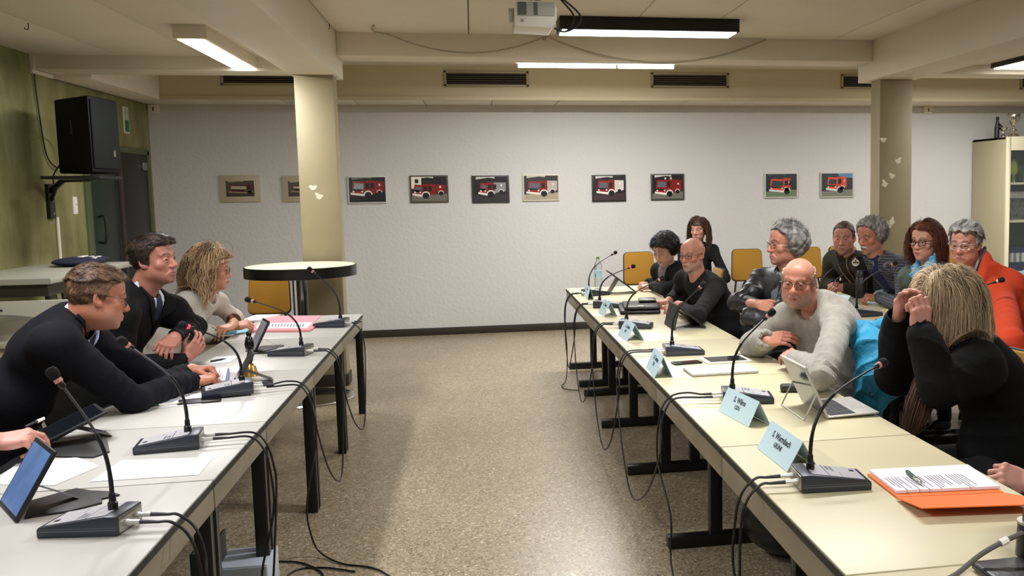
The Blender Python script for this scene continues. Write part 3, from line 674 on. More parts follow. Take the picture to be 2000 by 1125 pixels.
drop('L3', -1, LX, 1, [(-.77, 4.42, .25), (-.76, 4.44, .09), (-.72, 4.42, .02), (-.62, 4.31, .006), (-.5, 4.24, .006), (-.42, 4.15, .006), (-.3, 3.9, .006), (-.1, 3.2, .006)], 'black cable dropping to the floor and running into the aisle', GL)
loop('L4', 1, 'L5', 1, LX, 1, .07, 'black cable hanging low between the two nearest left microphones', GL)
drop('L4', -1, LX, 1, [(-.775, 3.52, .3), (-.8, 3.6, .1), (-.85, 3.9, .008), (-.82, 4.25, .006), (-.7, 4.28, .006), (-.55, 4.2, .006)], 'black cable falling beside the pale equipment case', GL)
drop('L5', -1, LX, 1, [(-.775, 2.6, .3), (-.76, 2.5, .08), (-.7, 2.3, .006), (-.6, 1.8, .006)], 'black cable nearest the viewer falling over the left table edge', GL)
cab([(-.9, 4.4, .006), (-.8, 4.36, .006), (-.7, 4.24, .006), (-.66, 4.1, .006), (-.62, 3.8, .006)], 'short black cable lying on the floor under the left tables', GL)
loop('R1', -1, 'R2', 1, RX0, -1, .2, 'black cable looping from the farthest right microphone toward the second', GRc, .4)
drop('R1', 1, RX0, -1, [(.75, 8.15, .3), (.74, 8.1, .1), (.72, 8.05, .02), (.68, 7.95, .008), (.7, 7.8, .008), (.8, 7.72, .008)], 'black cable dropping to the floor at the far right table corner', GRc)
loop('R2', -1, 'R3', 1, RX0, -1, .12, 'black cable looping down near the second right table foot', GRc, .4)
loop('R3', -1, 'R4', 1, RX0, -1, .09, 'black cable hanging in a wide loop in front of the third right table foot', GRc, .45)
loop('R4', -1, 'R5', 1, RX0, -1, .13, 'black cable hanging in a pointed loop below the white tablet', GRc, .4)
drop('R5', -1, RX0, -1, [(.75, 3.75, .3), (.74, 3.7, .12), (.75, 3.55, .02), (.78, 3.3, .006), (.8, 2.9, .006), (.75, 2.3, .006)], 'grey-black cable running to the floor below the S. Wilms sign', GRc)
drop('R6', 1, RX0, -1, [(.75, 2.72, .3), (.745, 2.6, .1), (.72, 2.4, .008), (.6, 2.0, .006)], 'black cable falling from the nearest right microphone, rear plug', GRc)
drop('R6', -1, RX0, -1, [(.755, 2.55, .3), (.75, 2.45, .1), (.73, 2.2, .008), (.66, 1.8, .006)], 'black cable falling from the nearest right microphone, front plug', GRc)
cab([ tuple(conn('Q1', -1)[0])] + [(2.46, 6.12, .752), (2.42, 6.05, .746), (2.46, 5.98, .746), (2.4, 5.93, .746)], 'black cable curling on the rear table beside the rear microphone', GRc)

# ------------------------------------------------------------------ name signs
M_sign = mat('pale_blue_card', '#c6e0ea', .8); M_sign2 = mat('pale_blue_card_text', '#23303a', .9)
def sign(A, B, C, lines, label, h=.092, face=-1):
    A, B, C = (at(*q, Z=.7415) for q in (A, B, C))
    u = (B - A); u.z = 0; L = u.length; u.normalize(); v = C - B; v.z = 0; v -= u * v.dot(u); w = v.length; v.normalize()
    t = thing('name_sign', label, 'sign', A, 0, 'folded pale blue name signs')
    Mw = Matrix(((u.x, v.x, 0, 0), (u.y, v.y, 0, 0), (0, 0, 1, 0), (0, 0, 0, 1)))
    P = Matrix(((0, 0, 1, 0), (1, 0, 0, 0), (0, 1, 0, 0), (0, 0, 0, 1)))
    th = .0012
    prof = [(0, 0), (w / 2, h), (w, 0), (w - th * 1.4, 0), (w / 2, h - th * 2.4), (th * 1.4, 0)]
    MB().prism(prof, 0, L, Mw @ P).build('card', M_sign, t)
    if lines:
        sl = Vector((0, w / 2, h)).normalized(); nrm = Vector((0, -h, w / 2)).normalized(); U = Vector((1, 0, 0)); org = Vector((0, 0, 0))
        if face > 0: sl = Vector((0, -w / 2, h)).normalized(); nrm = Vector((0, h, w / 2)).normalized(); U = Vector((-1, 0, 0)); org = Vector((L, w, 0))
        SL = math.hypot(w / 2, h)
        for txt, size, pos in lines:
            o3 = org + U * (L * .5) + sl * (SL * pos) + nrm * .0006
            Mt = Matrix(((U.x, sl.x, nrm.x, o3.x), (U.y, sl.y, nrm.y, o3.y), (U.z, sl.z, nrm.z, o3.z), (0, 0, 0, 1)))
            text_mesh(txt, size, Mw @ Mt, 'lettering', M_sign2, t)
    return t
N = lambda a, b: [(a, .03, .6), (b, .022, .36)]
sign((1478.3, 874.3), (1537, 921.5), (1584, 905), N('S. Wurmbach', 'GRÜNE'), 'pale blue name sign reading S. Wurmbach GRÜNE')
sign((1402.4, 802), (1462, 834), (1504, 829), N('S. Wilms', 'CDU'), 'pale blue name sign reading S. Wilms CDU')
sign((1261.6, 717), (1278.3, 738.7), (1315, 738), N('L. K. Szesnat', 'CDU'), 'pale blue name sign beside the phone and felt pouch', .1)
sign((1206.2, 654.6), (1223.8, 667), (1259.8, 665.8), N('L. Cirmak', 'UWF'), 'pale blue name sign third from the far end of the right tables', .1)
sign((1168, 611), (1180, 618.4), (1206.4, 617.5), N('H. Thenn', 'L'), 'pale blue name sign left of the black leather case', .1)
sign((1138.7, 576), (1147.4, 585.4), (1160.4, 585.4), N('H. Tilk', 'M'), 'pale blue name sign farthest away, before the water bottle', .1)
sign((1614, 597), (1650, 601), (1661, 597), N('D. Ignatz', 'FDP'), 'pale blue name sign between cream sweater and thermos flask', .085)
sign((1688, 592), (1716, 595), (1727, 584), None, 'pale blue name sign seen from behind, right of the thermos flask', .1)
sign((1752, 640), (1775, 648), (1796, 636), None, 'pale blue name sign between the raised arms of the woman in black', .1)

# ------------------------------------------------------------------ tablets and stands
M_scr = mat('blue_screen', '#5d78a8', .12, emit='#5f7db4', estr=.12, var=(9, .25)); M_scrd = mat('dark_screen', '#15181e', .08); M_scrg = mat('grey_screen', '#6f747c', .1, emit='#8a9099', estr=.08, var=(12, .2))
M_case = mat('black_case', '#0d0d0e', .5, bump=(300, .2, .001)); M_caseg = mat('dark_grey_case', '#2b2a28', .6); M_alu = mat('aluminium', '#bdbab0', .42, metal=.35)
def slab(P0, w, h, th, **k):      # matrix of a slab with lower left corner P0 (front face), width w, height h vectors; thickness goes behind the front
    P0, w, h = Vector(P0), Vector(w), Vector(h); n = w.cross(h).normalized(); a = w.normalized(); b = (h - a * h.dot(a)).normalized()
    return Matrix(((a.x, b.x, n.x, P0.x), (a.y, b.y, n.y, P0.y), (a.z, b.z, n.z, P0.z), (0, 0, 0, 1))), w.length, h.length
def tablet(label, P0, w, h, screen, case=M_case, stand=True, cover=None, rim=.012, flap=None, cat='tablet'):
    M, wl, hl = slab(P0, w, h, .01)
    t = thing('tablet', label, cat, P0)
    MB().box(0, 0, -.012, wl, hl, 0, M=M).build('shell', case, t, world=True, bevel=.004)
    MB().box(rim, rim, -.001, wl - rim, hl - rim, .0006, M=M).build('screen', screen, t, world=True)
    n = (M.to_3x3() @ Vector((0, 0, 1)))
    if stand:
        a = M @ Vector((wl * .5, hl * .45, -.013)); foot = Vector((a.x - n.x * .12 / max(.3, math.hypot(n.x, n.y)), a.y - n.y * .12 / max(.3, math.hypot(n.x, n.y)), .746))
        side = (M.to_3x3() @ Vector((1, 0, 0))) * stand
        MB().add([a - side, a + side, foot + side, foot - side, a - side - n * .004, a + side - n * .004, foot + side - n * .004, foot - side - n * .004], [(0, 1, 2, 3), (7, 6, 5, 4), (0, 4, 5, 1), (1, 5, 6, 2), (2, 6, 7, 3), (3, 7, 4, 0)]).build('stand_flap', case, t, world=True)
    if cover:
        c = [Vector(q) for q in cover]
        MB().add([q for q in c] + [q + Vector((0, 0, .005)) for q in c], [tuple(range(len(c)))[::-1], tuple(range(len(c), 2 * len(c)))] + [(i, (i + 1) % len(c), len(c) + (i + 1) % len(c), len(c) + i) for i in range(len(c))]).build('cover', case, t, world=True, bevel=.001)
    return t
Z = .741
t = tablet('tablet with bright blue screen standing in a black case at the left edge', (-1.385, 3.055, .745), (.125, -.195, 0), (.115, .01, .172), M_scr, stand=.02,
       cover=[(-1.25, 2.895, Z), (-1.15, 2.93, Z), (-1.085, 2.99, Z), (-1.1, 3.03, Z), (-1.06, 3.06, Z), (-1.1, 3.1, Z), (-1.165, 3.125, Z), (-1.215, 3.16, Z), (-1.3, 3.06, Z)])
tablet('dark tablet tilted low on a black folding case under the writing hand', (-1.60, 3.86, .775), (.1, -.17, 0), (.17, .09, .075), M_scrd, stand=.05,
       cover=[(-1.5, 3.6, Z), (-1.3, 3.535, Z), (-1.27, 3.6, Z), (-1.345, 3.795, Z), (-1.44, 3.82, Z), (-1.55, 3.75, Z)])
tablet('tablet with grey screen standing in a black case near the pink folder', (-1.30, 5.88, .745), (.065, -.17, 0), (.085, .02, .172), M_scrg, stand=.012, cover=[(-1.3, 5.8, Z), (-1.23, 5.68, Z), (-1.09, 5.68, Z), (-1.12, 5.96, Z), (-1.24, 5.96, Z)])
tablet('dark tablet leaning in front of the brass bell', (-1.155, 4.87, .745), (.035, -.13, 0), (.085, .02, .145), M_scrd, case=M_caseg, stand=.05)
t = tablet('slim tablet on a grey folding stand in front of the black-haired woman', (1.35, 8.34, .745), (0, -.22, 0), (-.23, 0, .18), M_scrd, stand=False, case=M_caseg); MB().add([(1.2, 8.33, .86), (1.2, 8.14, .86), (1.125, 8.14, .743), (1.125, 8.33, .743), (1.206, 8.33, .86), (1.206, 8.14, .86), (1.131, 8.14, .743), (1.131, 8.33, .743)], [(0, 1, 2, 3), (7, 6, 5, 4), (0, 4, 5, 1), (1, 5, 6, 2), (2, 6, 7, 3), (3, 7, 4, 0)]).build('stand_flap', mat('brown_grey_case', '#6b5f52', .6), t, world=True)
t = tablet('tablet propped up on its black folding cover before the bald man', (1.42, 6.2, .745), (0, -.31, 0), (-.18, 0, .145), M_scrd, stand=False, case=M_case)
MB().add([(1.25, 6.2, .882), (1.25, 5.89, .882), (1.215, 5.89, .743), (1.215, 6.2, .743), (1.257, 6.2, .882), (1.257, 5.89, .882), (1.222, 5.89, .743), (1.222, 6.2, .743)], [(0, 1, 2, 3), (7, 6, 5, 4), (0, 4, 5, 1), (1, 5, 6, 2), (2, 6, 7, 3), (3, 7, 4, 0)]).build('stand_flap', M_case, t, world=True)
MB().box(1.23, 5.89, .7405, 1.43, 6.13, .745).build('cover', M_alu, t, world=True, bevel=.001)
t = thing('white_tablet', 'white tablet lying flat beside the phone', 'tablet', (1.255, 4.78, .74))
Mr = Matrix.Rotation(R_(3), 4, 'Z')
MB().box(-.12, -.085, .0, .12, .085, .009, M=Mr).build('shell', M_white, t, bevel=.004)
MB().box(-.098, -.073, .0085, .098, .073, .0098, M=Mr).build('screen', M_scrd, t)
t = thing('mobile_phone', 'black phone lying between name sign and white tablet', 'phone', (1.045, 4.75, .74)); Mr = Matrix.Rotation(R_(8), 4, 'Z')
MB().box(-.075, -.035, 0, .075, .035, .009, M=Mr).build('shell', M_black, t, bevel=.004); MB().box(-.068, -.03, .0085, .068, .03, .0095, M=Mr).build('screen', M_scrd, t)
t = thing('mobile_phone', 'black phone lying partly under the third left microphone', 'phone', (-1.19, 4.43, .74)); Mr = Matrix.Rotation(R_(12), 4, 'Z')
MB().box(-.085, -.06, 0, .085, .04, .008, M=Mr).build('shell', M_black, t, bevel=.004)
for o in bpy.data.objects:
    if o.get('label', '').startswith('black microphone unit with glowing pink'): o.location.z += .0085
t = thing('felt_pouch', 'pale grey felt pouch lying in front of the white tablet', 'pouch', (1.155, 4.49, .74)); Mr = Matrix.Rotation(R_(2), 4, 'Z')
MB().box(-.165, -.1, .001, .165, .1, .016, M=Mr).build('pouch', mat('grey_felt', '#c4c2b8', .95, bump=(220, .5, .003), var=(25, .08)), t, bevel=.007)
# laptop
t = thing('laptop', 'silver laptop with fold-out wire stand before the man in the cream sweater', 'laptop', (1.35, 3.58, .74))
M, wl, hl = slab((1.302, 3.72, .746), (0, -.285, 0), (-.092, 0, .2), .01)
MB().box(0, 0, -.01, wl, hl, 0, M=M).build('screen_back', M_alu, t, world=True, bevel=.003)
MB().box(.012, .012, -.0008, wl - .012, hl - .012, .0006, M=M).build('screen', M_scrd, t, world=True)
MB().box(.03, hl * .42, -.0115, .085, hl * .68, -.0098, M=M).build('sticker', mat('pale_sticker', '#e4e2d4', .4), t, world=True)
MB().box(.075, hl * .3, -.0115, .1, hl * .38, -.0098, M=M).build('sticker', mat('dark_sticker', '#77746a', .4), t, world=True)
MB().ell((wl * .45, hl * .9, -.0105), (.004, .004, .0012), M=M).build('camera_lens', M_black, t, world=True)
a, b = M @ Vector((.006, hl * .5, -.012)), M @ Vector((wl - .006, hl * .5, -.012))
MB().tube([a, (1.212, 3.715, .743), (1.212, 3.44, .743), b], .0035, 8).build('wire_stand', M_alu, t, world=True)
Mk = Matrix.Translation((1.3, 3.58, .747)) @ Matrix.Rotation(R_(-2), 4, 'Y')
MB().box(.004, -.145, -.002, .215, .145, .004, M=Mk).build('keyboard_base', M_alu, t, world=True, bevel=.002)
MB().box(.02, -.13, .004, .125, .13, .0052, M=Mk).build('key_field', mat('key_field_grey', '#55545a', .6), t, world=True)
MB().box(.14, -.055, .004, .205, .055, .0046, M=Mk).build('touchpad', mat('touchpad_grey', '#a7a59f', .4), t, world=True)
km = None
for i in range(5):
    for j in range(13):
        x, y = .024 + i * .02, -.124 + j * .0192
        if km is None:
            km = MB().box(0, 0, 0, .0165, .0165, .0015).build('key', mat('key_dark', '#3b3a3f', .5), t)
            o = km
        else:
            o = km.copy(); COL.objects.link(o)
        o.parent = t; o.matrix_parent_inverse = wm(t).inverted(); o.matrix_basis = Mk @ Matrix.Translation((x, y, .0052))
t = thing('glasses_case', 'black slim case lying behind the laptop', 'case', (1.372, 3.95, .74)); Mr = Matrix.Rotation(R_(-14), 4, 'Z')
MB().box(-.085, -.025, .001, .085, .025, .034, M=Mr).build('case', M_caseg, t, bevel=.01, seg=3)
# leather case
M_leather = mat('black_leather', '#0c0c0d', .35, bump=(120, .25, .003))
t = thing('leather_case', 'black leather document case lying before the bald man', 'case', (1.175, 6.93, .74)); Mr = Matrix.Rotation(R_(-6), 4, 'Z')
MB().box(-.15, -.2, .0, .14, .2, .03, M=Mr).build('body', M_leather, t, bevel=.013, seg=3)
MB().box(-.12, -.19, .03, .14, .2, .055, M=Mr).build('flap', M_leather, t, bevel=.012, seg=3)
MB().box(-.03, -.19, .054, .03, -.13, .062, M=Mr).build('clasp', M_chrome, t, bevel=.003)
MB().box(.0, .05, .055, .13, .13, .085, M=Mr).build('handle_pouch', mat('dark_leather', '#1d1d1d', .4), t, bevel=.01)
MB().box(.0, .045, .066, .13, .056, .08, M=Mr).build('zip', M_steel, t, bevel=.003)
def pen(label, a, b, z0, z1, body, tip, r=.0048):
    a, b = Vector((*a, z0)), Vector((*b, z1)); d = (b - a)
    t = thing('pen', label, 'pen', a)
    MB().tube([a + d * .12, a + d * .62], r, 10).build('barrel', body, t, world=True, smooth=True)
    MB().tube([a + d * .6, a + d * .97, b], [r * 1.08, r * .9, r * .5], 10).build('cap', tip, t, world=True, smooth=True)
    MB().tube([a, a + d * .13], [.001, r * .95], 10).build('tip', M_steel, t, world=True, smooth=True)
    MB().tube([a + d * .65 + Vector((0, 0, r * 1.2)), a + d * .95 + Vector((0, 0, r * 1.5))], .0014, 6).build('clip', M_steel, t, world=True)
M_green = mat('green_pen', '#27493f', .25)
# water bottle
t = thing('water_bottle', 'clear plastic water bottle with green cap on the far right table', 'bottle', (1.09, 8.62, .74))
M_pet = mat('clear_plastic', '#e4eef2', .06, trans=.85, alpha=.75); 
MB().lathe([(.03, 0), (.037, .006), (.038, .1), (.036, .105), (.038, .11), (.038, .2), (.03, .235), (.014, .262), (.0135, .275)], 24).build('body', M_pet, t, smooth=True)
MB().lathe([(.0385, .1), (.0388, .102), (.0388, .165), (.0385, .167)], 24).build('wrapper', mat('bottle_wrapper', '#a9cfe0', .4), t, smooth=True)
MB().box(-.03, -.03, .108, -.012, -.0225, .14).build('print', M_dink, t)
MB().lathe([(.0155, .268), (.0155, .288), (.014, .29)], 20).build('cap', mat('bottle_cap_green', '#5f9a3a', .4), t, smooth=True)
# thermos
t = thing('thermos_flask', 'black thermos flask with steel base on the rear table', 'flask', (2.86, 6.83, .74))
MB().lathe([(.038, 0), (.04, .004), (.04, .048)], 24).build('steel_base', M_steel, t, smooth=True)
MB().lathe([(.041, .048), (.043, .06), (.043, .19), (.04, .195)], 24).build('body', M_black, t, smooth=True)
MB().lathe([(.0425, .194), (.0425, .204)], 24).build('steel_ring', M_chrome, t, smooth=True)
MB().lathe([(.038, .204), (.037, .25), (.034, .254)], 24).build('lid', M_black, t, smooth=True)
# pens
pen('green and silver pen lying on the white sheets of the orange folder', at(1768.5, 918.5, Z=.7625).xy, at(1799, 944, Z=.7625).xy, .763, .763, M_green, mat('pen_silver', '#b9bfbb', .2, metal=.7), .006)
pen('green and white pen lying on paper under the blue suit sleeve', (-1.24, 4.37), (-1.39, 4.33), .75, .75, mat('pen_white', '#d3cfc0', .4), M_green)
pen('black pen lying on the far right table beside the leather case', (1.12, 7.45), (1.25, 7.36), .747, .747, M_black, M_black, .005)
# papers
def sheet(label, pts, z=.7412, name='paper_sheet', m=None, lines=0, cat='paper', th=.0006, group=None):
    c = [Vector((p[0], p[1], z)) for p in pts]; ctr = sum(c, Vector()) / len(c)
    t = thing(name, label, cat, ctr, 0, group)
    k = len(c)
    MB().add(c + [q + Vector((0, 0, th)) for q in c], [tuple(range(k))[::-1], tuple(range(k, 2 * k))] + [(i, (i + 1) % k, k + (i + 1) % k, k + i) for i in range(k)]).build('sheet', m or M_paper, t, world=True)
    if lines:
        a, b, d = c[0], c[1], c[3]; mb = MB()
        for i in range(lines):
            v = .14 + .76 * i / lines; n0 = .12; n1 = n0 + .3 + .45 * RNG.rand()
            if RNG.rand() < .15: continue
            q = [a + (b - a) * u + (d - a) * w for u, w in ((n0, v), (n1, v), (n1, v + .3 / lines), (n0, v + .3 / lines))]
            mb.add([x + Vector((0, 0, th + .0003)) for x in q], [(0, 1, 2, 3)])
        mb.build('printed_lines', M_ink, t, world=True)['kind'] = 'stuff'
    return t
P2 = lambda *qs: [at(*q, Z=.741).xy for q in qs]
sheet('white sheet lying between the two nearest left microphones', P2((237.7, 899.6), (175.3, 941.2), (388.4, 927.6), (417.9, 892.5)))
c = [at(*q, Z=.742) for q in ((345, 921), (362, 903), (371, 903), (352, 921))]
sheet('white sheets lying left behind the blue-screen tablet', [(-1.53, 3.52), (-1.5, 3.28), (-1.3, 3.22), (-1.24, 3.42), (-1.36, 3.56)])
sheet('white sheet under the elbow of the dark blue suit', [(-1.56, 4.3), (-1.17, 4.35), (-1.16, 4.45), (-1.22, 4.6), (-1.5, 4.62)])
sheet('printed sheet on the notebook by the clasped hands', P2((440, 748), (445, 722), (400, 726), (395, 752)), .7535, lines=8)
t = sheet('blue-covered notebook by the clasped hands', P2((392, 757), (446, 752), (448, 724), (392, 730)), .742, 'notebook', mat('notebook_blue', '#2c3f8e', .5), 0, 'notebook', .011)
sheet('white sheet lying under the black pen near the blue suit cuff', P2((398, 711), (448, 708), (470, 694), (420, 697)))
sheet('pale blue sheet under the forearm of the woman in white', P2((430, 656), (484, 650), (487, 644), (440, 648)), .742, m=mat('pale_blue_paper', '#8fd0e6', .8))
M_pink = mat('pink_card', '#e7909a', .7)
t = thing('pink_folder', 'open pink folder with printed sheets on the far left table', 'folder', (-1.25, 6.95, .74))
def flat(t, name, pts, z, th, m): 
    c = [Vector((p[0], p[1], z)) for p in pts]; k = len(c)
    return MB().add(c + [q + Vector((0, 0, th)) for q in c], [tuple(range(k))[::-1], tuple(range(k, 2 * k))] + [(i, (i + 1) % k, k + (i + 1) % k, k + i) for i in range(k)]).build(name, m, t, world=True)
flat(t, 'cover', P2((488, 649), (605, 648), (624, 634), (492, 637)), .741, .012, M_pink)
flat(t, 'sheets', P2((500, 646), (600, 645), (610, 634), (505, 636)), .753, .004, M_paper)
flat(t, 'cover_flap', P2((510, 633), (612, 632), (628, 617), (530, 618)), .741, .004, M_pink)
m = MB()
for k in range(12):
    q = P2((524 + k * 6, 643), (527 + k * 6, 643), (529 + k * 6, 637), (526 + k * 6, 637)); m.add([(*p, .7575) for p in q], [(0, 1, 2, 3)])
m.build('printed_lines', M_ink, t, world=True)['kind'] = 'stuff'
sheet('white note pad under the writing hand of the woman in white', P2((462, 632), (505, 628), (548, 617), (500, 618)), .742, 'note_pad', M_paper, 0, 'pad', .012)
t = thing('orange_folder', 'orange folder with printed white sheets at the near right', 'folder', (1.35, 2.55, .74))
M_org = mat('orange_card', '#f0701e', .6)
flat(t, 'cover', P2((1694, 929), (1752, 974), (1960, 965), (1893, 920)), .742, .005, M_org)
c = [at(1750, 973, Z=.746), at(1962, 964, Z=.746), at(2075, 985, Z=.77), at(1800, 994, Z=.772)]
MB().add(c + [q + Vector((0, 0, .003)) for q in c], [(0, 1, 2, 3), (7, 6, 5, 4), (0, 4, 5, 1), (1, 5, 6, 2), (2, 6, 7, 3), (3, 7, 4, 0)]).build('cover_flap', M_org, t, world=True)
sh = flat(t, 'sheets', P2((1697, 926), (1750, 968), (1953, 959), (1890, 916)), .748, .008, M_paper)
a, b, d = (at(*q, Z=.7566) for q in ((1697, 926), (1890, 916), (1750, 968)))
m = MB(); a.z = b.z = d.z = .7568
for k in range(26):
    u = .1 + .03 * k
    if k % 7 == 5: continue
    v0 = .2; v1 = .5 + .4 * RNG.rand()
    q = [a + (b - a) * uu + (d - a) * vv for uu, vv in ((u, v0), (u + .009, v0), (u + .009, v1), (u, v1))]; m.add(q, [(0, 1, 2, 3)])
m.build('printed_lines', M_ink, t, world=True)['kind'] = 'stuff'
# hand bell
t = thing('hand_bell', 'brass hand bell with turned black handle behind the leaning tablet', 'bell', (-1.10, 5.0, .74))
MB().lathe([(.04, 0), (.038, .006), (.03, .022), (.024, .045), (.014, .06), (.006, .063)], 24).build('bell', mat('brass', '#b08d4a', .25, metal=.9), t, smooth=True)
MB().lathe([(.006, .06), (.012, .075), (.016, .1), (.011, .118), (.009, .122), (.02, .135), (.023, .16), (.016, .19), (.01, .198), (.013, .206), (.011, .218), (.004, .226)], 20).build('handle', mat('black_lacquer', '#090909', .2), t, smooth=True)
# floor things on the left
t = thing('equipment_case', 'pale blue-grey slotted equipment case on the floor under the left tables', 'case', (-.92, 3.88, 0))
M_pc = mat('pale_case', '#b9c3cd', .4)
MB().box(-.09, -.07, 0, .1, .14, .215).build('body', M_pc, t, bevel=.004)
MB().box(-.085, -.074, .16, .096, -.069, .208).build('top_strip', mat('case_top_strip', '#a7b2bd', .4), t)
for k in range(11): MB().box(-.08, -.075, .012 + k * .012, .09, -.069, .019 + k * .012).build('slat', mat('case_slat', '#8d98a6', .4), t)
t = thing('ring_binder', 'dark green ring binder standing beside the pale case', 'binder', (-1.03, 3.82, 0))
MB().box(-.03, -.13, 0, -.022, .14, .32).box(.022, -.13, 0, .03, .14, .32).box(-.03, -.135, 0, .03, -.127, .32).build('cover', mat('binder_green', '#14211e', .5), t, bevel=.002)
MB().box(-.018, -.12, .005, .014, .13, .308).build('pages', M_paper, t)
# bags under the right tables
t = thing('shoulder_bag', 'black soft bag on the floor under the near right table', 'bag', (1.33, 4.02, 0))
MB().ell((0, 0, .15), (.2, .24, .15), n=20).ell((.05, .12, .2), (.14, .14, .12), n=16).build('body', M_leather, t, smooth=True)
MB().tube(spline([(-.12, -.14, .24), (-.1, -.04, .36), (-.08, .08, .34), (-.06, .14, .24)], 6), .012, 8).build('strap', M_black, t, smooth=True)
t = thing('brown_bag', 'reddish brown bag standing behind the right table post', 'bag', (1.42, 4.32, 0))
MB().box(-.17, -.05, 0, .12, .05, .5).build('body', mat('brown_leather', '#4a1d0c', .5, var=(6, .1)), t, bevel=.03, seg=3)
MB().box(-.02, -.058, .24, .02, -.05, .27).build('buckle', M_chrome, t, bevel=.003)
# black bag with handle, lower right corner of the picture
t = thing('handbag', 'black bag with rounded handle and studs at the lower right corner', 'bag', (1.262, 1.985, .74))
MB().box(-.16, -.12, .002, .22, .0, .022).build('body', M_leather, t, bevel=.009, seg=3)
MB().tube([(.0, 0, .02), (.0, 0, .1)], [.04, .036], 16).build('handle_base', M_leather, t, smooth=True)
MB().tube([(.0, 0, .098), (.0, 0, .103)], .0375, 16).build('rim_ring', M_steel, t, smooth=True)
MB().tube(spline([(.0, 0, .08), (.01, .005, .15), (.05, .02, .2), (.1, .04, .22), (.16, .05, .2), (.2, .06, .1), (.21, .06, .0)], 6), .027, 12).build('handle', mat('glossy_black', '#060606', .12), t, smooth=True)
for x, z in ((-.03, .05), (.01, .045), (-.02, .08)): MB().ell((x, -.037, z), (.005, .004, .005)).build('stud', M_steel, t, smooth=True)
o = MB().tube(spline([(1.228, 1.975, .82), (1.17, 1.965, .806), (1.11, 1.955, .785), (1.03, 1.93, .752), (.98, 1.93, .746), (.93, 1.88, .746)], 6), .006, 8).build('grey_cable', mat('grey_cable', '#5b5755', .5), smooth=True); tag(o, 'grey cable plugged into the black bag at lower right', 'cable')
MB().tube([(1.165, 1.964, .804), (1.185, 1.968, .81)], .009, 8).build('cable_sleeve', M_white, o)
o = thing('blue_marker', 'blue marker cap lying on the rear table behind the black coat', 'marker', (2.7, 4.37, .74))
MB().tube([(-.06, 0, .014), (.06, .02, .014)], .013, 10).build('barrel', mat('marker_blue', '#1f4fc0', .35), o, smooth=True); MB().tube([(.06, .02, .014), (.075, .0225, .014)], [.012, .006], 10).build('tip', M_black, o, smooth=True)
for k, (x, y, a) in enumerate(((2.98, 6.3, 8), (2.78, 5.95, -6))):
    o = thing('brown_envelope', ('manila envelope on the rear table before the checked jacket', 'manila envelope on the rear table behind the raised hands')[k], 'envelope', (x, y, .74), R_(a))
    MB().box(-.11, -.16, .0, .11, .16, .006).build('envelope', mat('manila', '#dcc48a', .8), o, bevel=.002)

# ------------------------------------------------------------------ trophy cabinet
t = thing('trophy_cabinet', 'cream glass-fronted cabinet at the right end of the back wall', 'cabinet', (6.17, 10.47, 0))
M_cab = mat('cabinet_cream', '#cfc8a8', .5); M_glass = mat('cabinet_glass', '#c9d4d2', .03, trans=.9, alpha=.35)
CB = 2.18
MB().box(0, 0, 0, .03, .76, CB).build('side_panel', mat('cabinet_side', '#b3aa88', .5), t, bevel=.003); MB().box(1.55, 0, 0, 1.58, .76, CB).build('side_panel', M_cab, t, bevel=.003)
MB().box(0, 0, CB - .03, 1.58, .76, CB).build('top', M_cab, t, bevel=.003); MB().box(.03, .73, 0, 1.55, .76, CB - .03).build('back', mat('cabinet_back', '#3a3d39', .7), t)
MB().box(.0, -.02, .1, .06, 0, CB).box(1.5, -.02, .1, 1.58, 0, CB).box(.06, -.02, CB - .16, 1.5, 0, CB).box(.06, -.02, .1, 1.5, 0, .2).build('door_frame', M_cab, t, bevel=.003)
MB().box(.06, -.012, .2, 1.5, -.006, CB - .16).build('glass_door', M_glass, t)
for z in (.5, 1.17, 1.62): MB().box(.03, .05, z, 1.55, .73, z + .025).build('shelf', M_cab, t)
C3 = lambda x, y, z: (6.17 + x, 10.47 + y, z)
t = thing('trophy_cup', 'silver trophy cup standing on the cream cabinet', 'trophy', C3(.17, .12, CB))
M_silver = mat('silver', '#cfccc2', .14, metal=1)
MB().lathe([(.075, 0), (.07, .014), (.045, .035), (.016, .05), (.02, .068), (.045, .08), (.045, .09), (.018, .098), (.012, .125), (.05, .17), (.068, .22), (.072, .275), (.07, .278)], 24).build('cup', M_silver, t, smooth=True)
t = thing('trophy_figure', 'small dark figure trophy beside the silver cup', 'trophy', C3(.02, .2, CB))
MB().tube([(-.02, 0, 0), (-.02, 0, .1), (-.015, 0, .2)], [.028, .03, .018], 10).ell((-.015, 0, .225), (.02, .02, .025)).tube([(-.01, 0, .17), (.04, 0, .13), (.05, 0, .1)], .014, 8).build('figure', M_black, t, smooth=True)
MB().lathe([(.03, 0), (.025, .03), (.012, .05), (.012, .07), (.05, .1), (.055, .12)], 16, Matrix.Translation((.06, 0, 0))).build('bowl', M_silver, t, smooth=True)
t = thing('glass_award', 'yellow green glass flame award inside the cabinet', 'award', C3(.2, .15, 1.645))
MB().lathe([(.03, 0), (.012, .03), (.012, .08), (.05, .13), (.055, .17), (.03, .23), (.004, .28)], 16, Matrix.Scale(.4, 4, (0, 1, 0))).build('award', mat('green_glass', '#b5bf4a', .1, trans=.4), t, smooth=True)
t = thing('group_print', 'black and white group photograph leaning in the cabinet', 'picture', C3(.25, .3, 1.195))
MB().box(-.18, -.01, 0, .3, .01, .3).build('print', mat('bw_print', '#5a5a55', .5, var=(28, .9)), t); MB().box(-.17, -.03, .26, .3, -.012, .34).build('white_ribbon', mat('white_ribbon', '#d9d8d2', .8, bump=(60, 1, .02)), t, bevel=.02)
